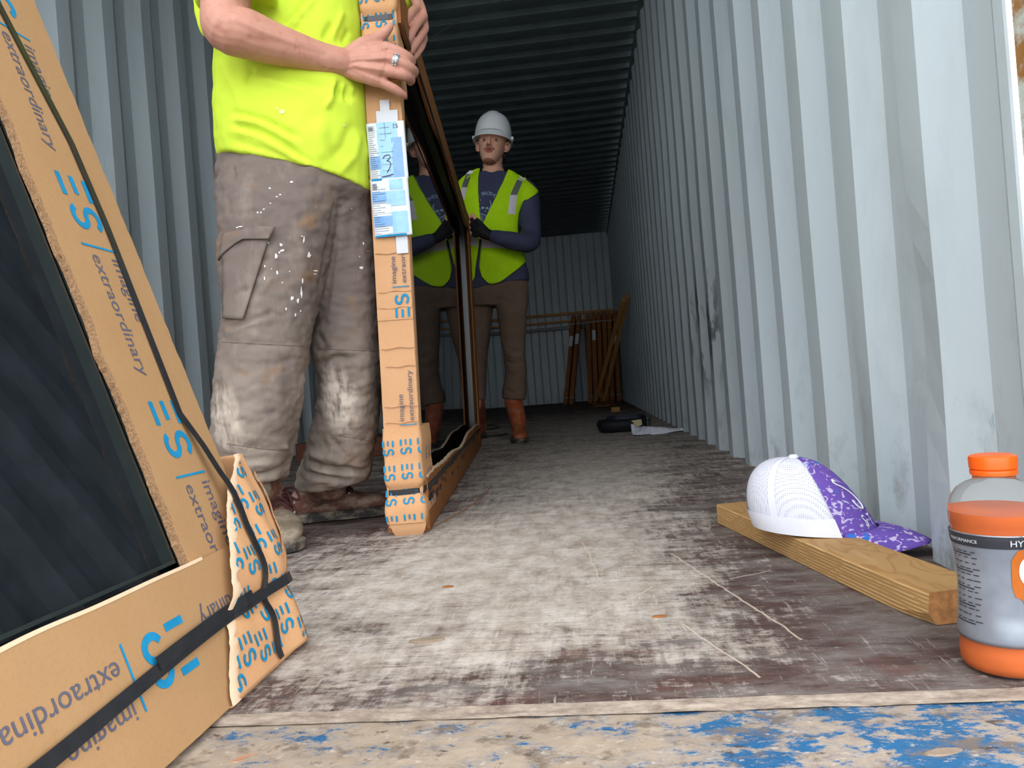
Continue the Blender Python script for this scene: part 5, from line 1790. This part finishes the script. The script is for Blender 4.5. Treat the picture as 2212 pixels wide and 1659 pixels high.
PF = [([(485, 714), (530, 696), (570, 682), (596, 668)], 5, -0.006), ([(487, 724), (540, 704), (590, 684)], 5, 0.005), ([(490, 660), (505, 640), (540, 620)], 6, -0.004), ([(560, 640), (590, 600)], 6, 0.003),
      ([(474, 738), (560, 742), (662, 748)], 1.6, -0.0025), ([(683, 752), (819, 757)], 1.6, -0.0025), ([(490, 957), (560, 968), (632, 973)], 1.8, -0.003), ([(715, 938), (806, 953)], 1.8, -0.003),
      ([(515, 1034), (560, 1028), (590, 1020), (624, 1002)], 5, -0.008), ([(500, 1008), (545, 1004), (600, 1000)], 7, 0.005), ([(610, 960), (632, 985)], 6, 0.005), ([(480, 980), (520, 1000)], 5, -0.004),
      ([(659, 992), (690, 1008), (762, 1014), (800, 1022)], 4, -0.010), ([(655, 975), (700, 990), (760, 1000)], 7, 0.007), ([(713, 943), (730, 965), (750, 984)], 4, -0.005), ([(720, 965), (706, 990)], 4, 0.004), ([(650, 1022), (700, 1030), (760, 1040)], 5, -0.005), ([(655, 1008), (720, 1024), (790, 1026)], 4, 0.005),
      ([(724, 420), (718, 480), (700, 580), (684, 690)], 4, -0.006), ([(740, 440), (735, 520), (722, 620), (712, 700)], 6, 0.004), ([(760, 440), (758, 560)], 6, -0.004), ([(725, 455), (745, 440), (752, 430)], 3, -0.003), ([(728, 466), (748, 456)], 3, 0.002),
      ([(690, 790), (720, 770), (760, 775)], 5, -0.006), ([(695, 775), (730, 756), (770, 764)], 5, 0.004), ([(686, 720), (700, 745), (690, 770)], 6, -0.004), ([(660, 890), (690, 880)], 5, 0.003),
      ([(500, 352), (508, 398)], 2.2, -0.006), ([(492, 420), (500, 470)], 5, -0.003), ([(530, 520), (528, 690)], 2, -0.003), ([(640, 470), (655, 560), (650, 640)], 12, 0.004), ([(600, 560), (610, 640)], 10, -0.003), ([(560, 420), (640, 440), (700, 430)], 12, 0.003),
      ([(520, 850), (510, 900), (520, 940)], 5, -0.003), ([(480, 790), (500, 840)], 8, 0.003), ([(600, 800), (610, 900)], 12, 0.003), ([(735, 830), (740, 920)], 10, 0.003)]
pf = folds(PF)


def tr_disp(co, no):
    h = 1.35 * pf(co, no) + 0.005 * nz(co, (9, 9, 7), 9.0, 2) + 0.0042 * nz(co, (22, 22, 40), 4.0, 3)
    return co + no * h[:, None]


trm = remesh(tr, 0.0055, 4, tr_disp)
trm.materials.append(M_PANTS)
pants = link('work_trousers', trm, w1)
pb = bvh_of(trm)
mb = MB()                                        # cargo pocket and its flap on the thigh
patch(mb, pb, quad_fn((484, 688), (526, 690), (582, 512), (482, 520)), 12, 20, 0.006)
pk = mb.build('cargo_pocket', M_PANTS, pants, smooth=True); pk.modifiers.new('s', 'SOLIDIFY').thickness = 0.004
mb = MB()
fl = lambda u, v: (474 + (581 - 474) * u + (9 + 6 * u) * v - 2 * math.sin(u * 3), (563 - 46 * min(1, u * 2.0) ** 0.7 + 0 * u) * (1 - v) + (506 - 16 * min(1, u * 1.6)) * v)
patch(mb, pb, fl, 20, 8, 0.013)
o = mb.build('pocket_flap', M_PANTS, pants, smooth=True); o.modifiers.new('s', 'SOLIDIFY').thickness = 0.004
mb = MB()                                        # belt loop / wallet edge at the back of the waist
mb.tube([P(474, 352, 1.70), P(469, 366, 1.69), P(471, 388, 1.69), P(478, 398, 1.69)], 0.006, 10, 0, 2.0, (0, 1, 0), 4)
mb.build('belt', simple('dark_leather_belt', lin(64, 44, 38), 0.6, 0.2, 40), pants, smooth=True)
mb = MB()                                        # stitched seams
for line in ([(474, 738), (560, 743), (662, 748)], [(683, 753), (750, 756), (819, 758)], [(490, 958), (560, 969), (630, 974)], [(715, 939), (760, 946), (804, 954)], [(527, 530), (529, 610), (528, 686)]):
    pts = []
    for (x0, y0), (x1, y1) in zip(line[:-1], line[1:]):
        for k in range(14):
            p = hit(pb, x0 + (x1 - x0) * k / 14, y0 + (y1 - y0) * k / 14, 0.0008)
            if p is not None: pts.append(p)
    if len(pts) > 3: mb.tube(pts, 0.0009, 5, 0, 1, (0, 0, 1), 1)
mb.build('seam', M_THREAD, pants)
mb = MB()
random.seed(21)
sp = [(645, 270, 10, 6), (700, 335, 12, 5), (722, 318, 9, 5), (600, 430, 8, 6), (553, 456, 9, 6), (577, 455, 5, 7), (650, 385, 8, 5), (810, 222, 12, 8), (628, 685, 20, 12), (608, 700, 10, 7), (730, 700, 12, 12), (692, 785, 12, 22), (742, 744, 20, 8), (720, 760, 8, 8), (945, 782, 16, 22),
      (575, 830, 7, 7), (608, 866, 7, 12), (702, 915, 9, 18), (604, 955, 6, 14), (658, 886, 5, 6), (886, 1065, 9, 40), (860, 1130, 8, 24), (818, 1108, 14, 18), (840, 1236, 7, 16), (880, 1206, 6, 8), (770, 1190, 6, 10), (895, 980, 5, 20), (740, 990, 5, 8), (905, 660, 7, 30), (890, 635, 8, 8), (1345, 875, 18, 12), (1360, 692, 5, 12), (1330, 790, 5, 5), (1270, 425, 5, 5), (425, 562, 18, 6), (395, 570, 10, 5), (1395, 750, 10, 3), (795, 905, 6, 4), (1000, 900, 26, 5), (990, 925, 14, 4)]
for X, Y, a, b in sp:
    x0, y0, a, b = 400 + X / 3.53, 330 + Y / 3.53, a / 3.53, b / 3.53
    vs = [hit(pb, x0, y0, 0.0012)]
    n = 9
    for k in range(n):
        q = 2 * math.pi * k / n
        rr_ = 0.55 + 0.7 * random.random()
        vs.append(hit(pb, x0 + a * rr_ * math.cos(q), y0 + b * rr_ * math.sin(q), 0.0012))
    if all(v is not None for v in vs):
        mb.add(vs, [(0, 1 + k, 1 + (k + 1) % n) for k in range(n)])
mb.build('paint_splash', M_SPLAT, pants)

# boots
hl = G(640, 1134)
boot('work_boot', w1, (hl.x - 0.016, hl.y + 0.012, 0), (0.945, 0.33), 0.275, (M_BOOT, M_BOOT), P(706, 1052, 1.90), 0.135, True)
tt = G(637, 1204)
fw = Vector((0.42, -0.91, 0)).normalized()
boot('work_boot', w1, Vector((tt.x - 0.035, tt.y + 0.03, 0)) - fw * 0.285, fw, 0.285, (M_BOOT, M_BOOTD), P(548, 1052, 1.665), 0.135, True)

# ================================================================= far worker
w2 = thing('person', G(1090, 950), 'worker in white hard hat and lime reflective vest at the far end of the panel', 'person')
M_VEST = simple('lime_vest', lin(190, 236, 24), 0.8, 0.06, 14, 0.15, bump=0.15, bscale=400)
M_NAVY = simple('navy_long_sleeve', lin(70, 72, 96), 0.85, 0.12, 12, 0.15, bump=0.15, bscale=400)
M_BRN = simple('brown_trousers', lin(112, 92, 78), 0.9, 0.14, 12, 0.12, bump=0.15, bscale=400)
M_RUST = leather('rust_brown_boot', lin(150, 70, 36), lin(172, 86, 46), 0.25)
M_REFL = simple('reflective_band', lin(224, 214, 222), 0.35, 0.05, 40, 0.5)
M_REFD = simple('reflective_band_grey', lin(108, 114, 104), 0.35, 0.08, 40, 0.5)
M_GLOVE = simple('black_glove', (0.012, 0.012, 0.013), 0.7, 0.2, 60, 0.3)
M_HAT = simple('white_helmet', lin(246, 249, 248), 0.3, 0.03, 10, 0.5)
M_PRINT = simple('pale_shirt_print', lin(150, 176, 196), 0.8, 0.08, 60)

upv = Vector(_U * 124 + _R * 7).normalized()
fw2 = Vector(-_F * math.cos(0.12) - _R * math.sin(0.12))
fw2 = (fw2 - upv * fw2.dot(upv)).normalized()
fw2 = (fw2 + upv * 0.10).normalized(); up2 = (upv - fw2 * upv.dot(fw2)).normalized()
rt2 = up2.cross(fw2).normalized()
HO = P(1059.5, 363, 4.36)
H2, H2i = frame_of(HO, rt2, -fw2, up2, 1.14)
body = MB()
head_shapes(body, H2)
body.tube([P(1066, 425, 4.42), P(1066, 392, 4.405), P(1065, 372, 4.385), P(1064, 345, 4.385), H2(0, 0.03, 0.07)], [0.05, 0.060, 0.066, 0.060, 0.058], 20)
rows_loft(body, [(1034, 378, 1098, 380, 4.40, 0.05), (1012, 396, 1122, 400, 4.41, 0.07), (1010, 440, 1118, 444, 4.385, 0.085), (1014, 520, 1112, 522, 4.375, 0.085), (1016, 600, 1126, 602, 4.375, 0.08)])
body.tube([P(1040, 600, 4.40), P(1034, 740, 4.42), P(1026, 880, 4.48)], [0.06, 0.045, 0.035], 14)
body.tube([P(1102, 600, 4.36), P(1108, 740, 4.34), P(1108, 880, 4.40)], [0.06, 0.045, 0.035], 14)
body.tube([P(1100, 405, 4.40), P(1136, 412, 4.39), P(1146, 470, 4.34), P(1147, 526, 4.25), P(1105, 519, 4.18), P(1066, 510, 4.155)], [0.05, 0.05, 0.045, 0.042, 0.035, 0.028], 14)
body.tube([P(1030, 405, 4.40), P(998, 412, 4.39), P(990, 470, 4.36), P(985, 520, 4.28), P(1002, 505, 4.24)], [0.05, 0.05, 0.045, 0.04, 0.03], 14)
# hand closing on the end of the panel
k2 = [(1024, 478, 4.142), (1024, 488, 4.138), (1026, 498, 4.138), (1029, 508, 4.142)]
for a, b in zip([(1058, 503, 4.152), (1058, 507, 4.150), (1058, 512, 4.150), (1058, 517, 4.152)], k2):
    body.tube([P(*a), P(*b)], [0.016, 0.0125], 10)
body.tube([P(*p) for p in k2], 0.013, 10)
for (x, y, d), (x1, y1), (x2, y2) in zip(k2, ((1016, 470), (1014, 481), (1014, 493), (1016, 504)), ((1012, 466), (1009, 477), (1009, 490), (1011, 502))):
    body.tube([P(x, y, d), P(x1, y1, d + 0.004), P(x2, y2, d + 0.03)], [0.0115, 0.0105, 0.009], 10)
body.tube([P(1052, 500, 4.145), P(1036, 482, 4.13), P(1026, 470, 4.128), P(1020, 462, 4.135)], [0.015, 0.012, 0.0105, 0.009], 10)
me = remesh(body, 0.0034, 4, head_disp(H2i))
for m in (M_SKIN2, M_LIP, M_BEARD): me.materials.append(m)
paint_face(me, H2i, 0)
b2 = link('body', me, w2)
eyes(H2, b2)
# hair below the helmet
mb = MB()
for j, (z, k) in enumerate(((0.0, 0), )): pass
rings = []
for j in range(8):
    z = 0.060 + 0.125 * j / 7
    wx = 0.070 + 0.010 * math.sin(j / 7 * 3)
    rings.append([H2(wx * math.cos(q) * (1.0 + 0.03 * noise.noise((q * 4, z * 30, 1))), 0.028 + 0.082 * math.sin(q), z) for q in [math.radians(-8 + 196 * i / 24) for i in range(25)]] + [H2(-0.055, 0.03, z), H2(0.055, 0.03, z)])
mb.loft(rings)
mb.build('hair', M_HAIR, b2, smooth=True)
# navy long-sleeved shirt
sh = MB()
rows_loft(sh, [(1004, 630, 1142, 606, 4.365, 0.118), (1003, 610, 1141, 592, 4.372, 0.115), (1003, 580, 1136, 570, 4.376, 0.114), (1004, 540, 1128, 538, 4.38, 0.110), (1003, 500, 1124, 500, 4.385, 0.110), (999, 460, 1130, 462, 4.39, 0.112), (992, 425, 1140, 428, 4.39, 0.112), (996, 400, 1142, 404, 4.40, 0.095), (1012, 384, 1126, 386, 4.40, 0.082), (1026, 375, 1108, 376, 4.40, 0.072)])
sh0 = MB(); sh0.v, sh0.f, sh0.m = list(sh.v), list(sh.f), list(sh.m)
sh0.tube([P(1110, 402, 4.40), P(1139, 414, 4.39), P(1144, 430, 4.37)], [0.052, 0.060, 0.058], 16, 0, 1, (0, 1, 0), 4)
sh0.tube([P(1025, 402, 4.40), P(998, 412, 4.40), P(994, 430, 4.39)], [0.052, 0.058, 0.056], 16, 0, 1, (0, 1, 0), 4)
torso_b = bvh_of(remesh(sh0, 0.008, 6))
sh.tube([P(1120, 402, 4.40), P(1139, 414, 4.39), P(1144, 440, 4.365), P(1145, 472, 4.34), P(1148, 505, 4.28), P(1145, 524, 4.235), P(1122, 523, 4.18), P(1095, 518, 4.160), P(1068, 511, 4.150)], [0.052, 0.062, 0.064, 0.062, 0.058, 0.054, 0.053, 0.048, 0.037], 18, 0, 1, (0, 1, 0), 4)
sh.tube([P(1020, 402, 4.40), P(998, 412, 4.40), P(990, 470, 4.37), P(984, 520, 4.29), P(1000, 507, 4.25)], [0.052, 0.06, 0.058, 0.052, 0.04], 16, 0, 1, (0, 1, 0), 4)
SF = [([(1122, 500), (1140, 492), (1160, 500)], 4, -0.006), ([(1120, 512), (1142, 505), (1164, 514)], 4, 0.004), ([(1150, 430), (1145, 470)], 5, 0.004), ([(1132, 450), (1140, 490)], 4, -0.004), ([(1080, 530), (1120, 536)], 4, -0.004), ([(1090, 505), (1120, 508)], 4, 0.003), ([(1040, 400), (1060, 412), (1085, 402)], 3, -0.003)]
sf = folds(SF)
sme = remesh(sh, 0.006, 4, lambda co, no: co + no * (sf(co, no) + 0.004 * nz(co, (10, 10, 9), 3.0, 2))[:, None])
# round neckline: drop the part above the collar
sme.materials.append(M_NAVY); sme.materials.append(M_SKIN2)
top = link('long_sleeve_shirt', sme, w2)
sb = bvh_of(sme)
# vest
vf = MB()
TABR = [(366, 1098, 1104), (380, 1092, 1128), (395, 1086, 1147), (408, 1079, 1162), (414, 1076, 1163), (424, 1072, 1148), (432, 1068, 1134), (445, 1062, 1126), (460, 1054, 1121), (487, 1041, 1119), (520, 1040, 1122), (545, 1038, 1129), (563, 1036, 1136)]
def vright(u, v):
    y = 366 + (612 - 366) * v
    if y <= 563:
        a, b = interp(TABR, y)
    else:
        a = float(np.interp(y, [563, 577, 599, 612], [1036, 1035, 1041, 1055])); b = float(np.interp(y, [563, 577, 590, 600, 607, 612], [1136, 1121, 1104, 1091, 1080, 1062]))
    return (a + (b - a) * u, y + 2.0 * u)
patch(vf, torso_b, vright, 26, 52, 0.012)
TABL = [(364, 1030, 1037), (372, 1013, 1035), (385, 996, 1033), (400, 984, 1033), (414, 981, 1033), (430, 992, 1034), (458, 1002, 1036), (487, 1004, 1040), (545, 1004, 1032), (577, 1004, 1027), (599, 1008, 1025), (608, 1012, 1020)]
patch(vf, torso_b, lambda u, v: (lambda y: (lambda ab: (ab[0] + (ab[1] - ab[0]) * u, y))(interp(TABL, y)))(364 + 244 * v), 14, 50, 0.012)
ve = vf.build('safety_vest', M_VEST, w2, smooth=True)
vb = bvh_of(ve.data)
VF = [([(1084, 470), (1100, 480), (1118, 478)], 3, -0.004), ([(1066, 585), (1100, 566), (1130, 552)], 3, -0.005), ([(1062, 596), (1095, 580), (1128, 562)], 3, 0.004), ([(1044, 560), (1070, 590), (1080, 600)], 3, -0.003)]
vfd = folds(VF)
n = len(ve.data.vertices); co = np.empty(n * 3); ve.data.vertices.foreach_get('co', co); co = co.reshape(-1, 3)
X_, Y_ = to_px(co)
hh = sum(a * np.exp(-(pdist(X_, Y_, p) / w) ** 2) for p, w, a in VF) + 0.003 * nz(co, (14, 14, 12), 1.0, 2)
co = co - np.outer(hh, np.array(VIEW[:]))
ve.data.vertices.foreach_set('co', co.ravel()); ve.data.update()
s = ve.modifiers.new('cloth', 'SOLIDIFY'); s.thickness = 0.004; s.offset = 0
vb = bvh_of(ve.data)
mb = MB()                                        # back of the vest
VR = [(1004, 606, 1138, 590, 4.372, 0.138), (1002, 560, 1134, 556, 4.377, 0.138), (1000, 500, 1126, 500, 4.382, 0.134), (994, 460, 1134, 462, 4.387, 0.132), (984, 425, 1150, 428, 4.397, 0.124), (984, 400, 1154, 404, 4.407, 0.108), (1004, 380, 1134, 382, 4.407, 0.094)]
rr2 = [row(*r, 36, 0.85) for r in VR]
rr2 = [[r[i] for i in range(0, 19)] for r in rr2]
w_ = 19
mb.add([p for r in rr2 for p in r], [(j * w_ + i, j * w_ + i + 1, (j + 1) * w_ + i + 1, (j + 1) * w_ + i) for j in range(len(rr2) - 1) for i in range(w_ - 1)])
o = mb.build('vest_back', M_VEST, ve, smooth=True); o.modifiers.new('s', 'SOLIDIFY').thickness = 0.004
mb = MB()
patch(mb, vb, quad_fn((1097, 462), (1113, 463), (1117, 421), (1102, 421)), 4, 10, 0.005, 0)
patch(mb, vb, quad_fn((1102, 421), (1117, 421), (1129, 392), (1117, 388)), 4, 8, 0.005, 1)
patch(mb, vb, quad_fn((1117, 388), (1129, 392), (1136, 386), (1124, 381)), 4, 4, 0.005, 0)
mb.build('reflective_band', [M_REFL, M_REFD], ve, smooth=True)
mb = MB()
patch(mb, vb, quad_fn((990, 432), (1003, 432), (1009, 405), (997, 404)), 4, 8, 0.005, 0)
patch(mb, vb, quad_fn((997, 404), (1009, 405), (1018, 376), (1007, 375)), 4, 8, 0.005, 1)
patch(mb, vb, quad_fn((1007, 375), (1018, 376), (1024, 369), (1015, 368)), 4, 4, 0.005, 0)
mb.build('reflective_band', [M_REFL, M_REFD], ve, smooth=True)
mb = MB()
patch(mb, vb, lambda u, v: (1041 + 80 * u, 535 + 2 * u - 19 * v), 14, 4, 0.005, 0)
mb.build('reflective_band', [M_REFL, M_REFD], ve, smooth=True)
mb = MB()
patch(mb, vb, lambda u, v: (1006 + 27 * u, 526 + 8 * u - 19 * v), 6, 4, 0.005, 0)
mb.build('reflective_band', [M_REFL, M_REFD], ve, smooth=True)
# print on the shirt: arc of letters over a plain skull
pr = MB()
for i, ch in enumerate('E BROTHE'):
    if ch == ' ': continue
    q = -0.62 + 1.24 * i / 7
    v2, f2 = text2d(ch, 10.5)
    cx, cy = 1051 + 27 * math.sin(q), 446 - 25 * math.cos(q)
    vs = []
    for x, y in v2:
        x -= 3
        vs.append(hit(sb, cx + x * math.cos(q) + y * math.sin(q), cy + x * math.sin(q) - y * math.cos(q), 0.003))
    if all(v is not None for v in vs): pr.add(vs, f2)
def blob(cx, cy, rx, ry, n=14):
    vs = [hit(sb, cx, cy, 0.003)] + [hit(sb, cx + rx * math.cos(2 * math.pi * k / n), cy + ry * math.sin(2 * math.pi * k / n), 0.003) for k in range(n)]
    if all(v is not None for v in vs): pr.add(vs, [(0, 1 + k, 1 + (k + 1) % n) for k in range(n)])
blob(1043, 449, 3.6, 2.5); blob(1052, 449.5, 3.0, 2.3); blob(1048.5, 456, 1.2, 2.0, 6)
for pts, w in (([(1036, 438), (1034.5, 446), (1038, 455)], 1.3), ([(1058, 433), (1061, 440), (1059, 448), (1055, 454)], 1.6), ([(1036, 459), (1042, 463), (1050, 465)], 1.6), ([(1039, 463), (1041, 480)], 1.4), ([(1050, 466), (1047, 480)], 1.8), ([(1043, 466), (1044, 478)], 1.0), ([(1036.5, 430), (1039, 434)], 1.2)):
    L3 = [hit(sb, x, y, 0.003) for x, y in pts]
    if all(p is not None for p in L3): pr.ribbon(L3, w * 0.0027, -VIEW, 0.0006)
pr.build('shirt_print', M_PRINT, top)
# trousers
tr = MB()
rows_loft(tr, [(1008, 590, 1136, 580, 4.37, 0.108), (1006, 612, 1139, 606, 4.37, 0.112), (1006, 640, 1141, 640, 4.37, 0.108), (1010, 662, 1138, 662, 4.37, 0.09)])
rows_loft(tr, [(1064, 612, 1140, 610, 4.35, 0.098), (1067, 640, 1142, 640, 4.345, 0.098), (1074, 676, 1139, 678, 4.34, 0.092), (1080, 722, 1136, 724, 4.335, 0.082), (1087, 760, 1135, 762, 4.335, 0.076), (1090, 790, 1137, 792, 4.345, 0.074), (1089, 820, 1137, 822, 4.36, 0.074), (1084, 846, 1137, 848, 4.375, 0.074), (1086, 862, 1134, 863, 4.38, 0.070)])
rows_loft(tr, [(1006, 612, 1068, 614, 4.40, 0.098), (1006, 655, 1065, 656, 4.41, 0.094), (1008, 720, 1060, 720, 4.43, 0.082), (1008, 763, 1053, 764, 4.45, 0.076), (1006, 810, 1051, 812, 4.47, 0.074), (1002, 850, 1050, 852, 4.49, 0.074), (1004, 862, 1048, 864, 4.49, 0.070)])
P2F = [([(1092, 748), (1112, 760), (1132, 756)], 3, -0.006), ([(1090, 760), (1110, 772), (1134, 768)], 3, 0.005), ([(1090, 778), (1106, 786), (1134, 782)], 3, -0.006), ([(1096, 800), (1120, 800)], 4, 0.004), ([(1086, 838), (1110, 848), (1134, 842)], 3, -0.004), ([(1068, 650), (1080, 645), (1100, 650)], 3, -0.004), ([(1075, 640), (1066, 660)], 3, -0.005), ([(1096, 680), (1100, 730)], 5, 0.003)]
p2 = folds(P2F)
tm2 = remesh(tr, 0.006, 4, lambda co, no: co + no * (p2(co, no) + 0.004 * nz(co, (12, 12, 9), 6.0, 2))[:, None])
tm2.materials.append(M_BRN)
link('work_trousers', tm2, w2)
# gloves: knitted fingerless glove on the gripping hand
gl = MB()
gl.tube([P(1072, 512, 4.157), P(1058, 509, 4.150), P(1044, 503, 4.145), P(1032, 496, 4.140)], [0.036, 0.033, 0.036, 0.030], 18, 0, 0.85, (0, 1, 0), 4)
for (x, y, d), (x1, y1) in zip(k2, ((1020, 474), (1019, 484.5), (1020, 495.5), (1023, 506))):
    gl.tube([P(1040, (y + 500) / 2, d), P(x, y, d - 0.002), P(x1, y1, d)], [0.018, 0.0155, 0.0138], 12)
gl.tube([P(1052, 500, 4.145), P(1036, 482, 4.13), P(1030, 475, 4.128)], [0.019, 0.0155, 0.0135], 12)
gme = remesh(gl, 0.0034, 3); gme.materials.append(M_GLOVE)
link('fingerless_glove', gme, w2)
# hard hat
hat = MB()
rings = []
for j in range(19):
    v = j / 18
    ph = v * math.pi / 2
    k = math.cos(ph) ** 0.60 if v < 1 else 0.001
    z = 0.168 + 0.122 * math.sin(ph) ** 0.95
    r = []
    for i in range(64):
        q = 2 * math.pi * i / 64
        cs, sn = math.cos(q), math.sin(q)
        x, y = 0.096 * k * cs, 0.010 + 0.116 * k * sn
        ridge = 0.0045 * (math.exp(-(x / 0.026) ** 6)) * min(1, v * 2.2)
        r.append(H2(x * (1 + 0.0), y, z + ridge))
    rings.append(r)
hat.loft(rings)
ht = hat.build('hard_hat', M_HAT, b2, smooth=True, angle=50)
mb = MB()
rings = []
for rx, ryf, ryb, z in ((0.095, 0.106, 0.115, 0.172), (0.099, 0.116, 0.119, 0.160), (0.104, 0.138, 0.121, 0.146), (0.103, 0.137, 0.119, 0.1425), (0.092, 0.104, 0.108, 0.158)):
    r = []
    for i in range(64):
        q = 2 * math.pi * i / 64
        cs, sn = math.cos(q), math.sin(q)
        r.append(H2(rx * cs, 0.010 + (ryf if sn < 0 else ryb) * sn, z - (0.016 if sn < 0 else 0) * abs(sn) * (0.4 if rx < 0.1 else 1)))
    rings.append(r)
mb.loft(rings, 0, False)
mb.build('brim', M_HAT, ht, smooth=True)
for sgn in (-1, 1):
    MB().box((-0.006, -0.012, -0.008), (0.006, 0.012, 0.008), lambda x, y, z: H2(sgn * 0.102 + x, 0.012 + y, 0.164 + z)).build('accessory_slot', simple('bright_white_clip', lin(244, 246, 244), 0.4, 0.02, 30), ht)
# boots
t2 = G(1121, 958)
boot('work_boot', w2, Vector((t2.x - 0.02, t2.y + 0.268, 0)), (0.10, -1.0), 0.275, (M_RUST, M_RUST), P(1109, 866, 4.385), 0.30, False, wdt=0.054, tall=0.056)
t3 = G(1036, 951)
boot('work_boot', w2, Vector((t3.x - 0.025, t3.y + 0.30, 0)), (-0.08, -1.0), 0.275, (M_RUST, M_RUST), P(1026, 866, 4.50), 0.30, False, wdt=0.054, tall=0.056)
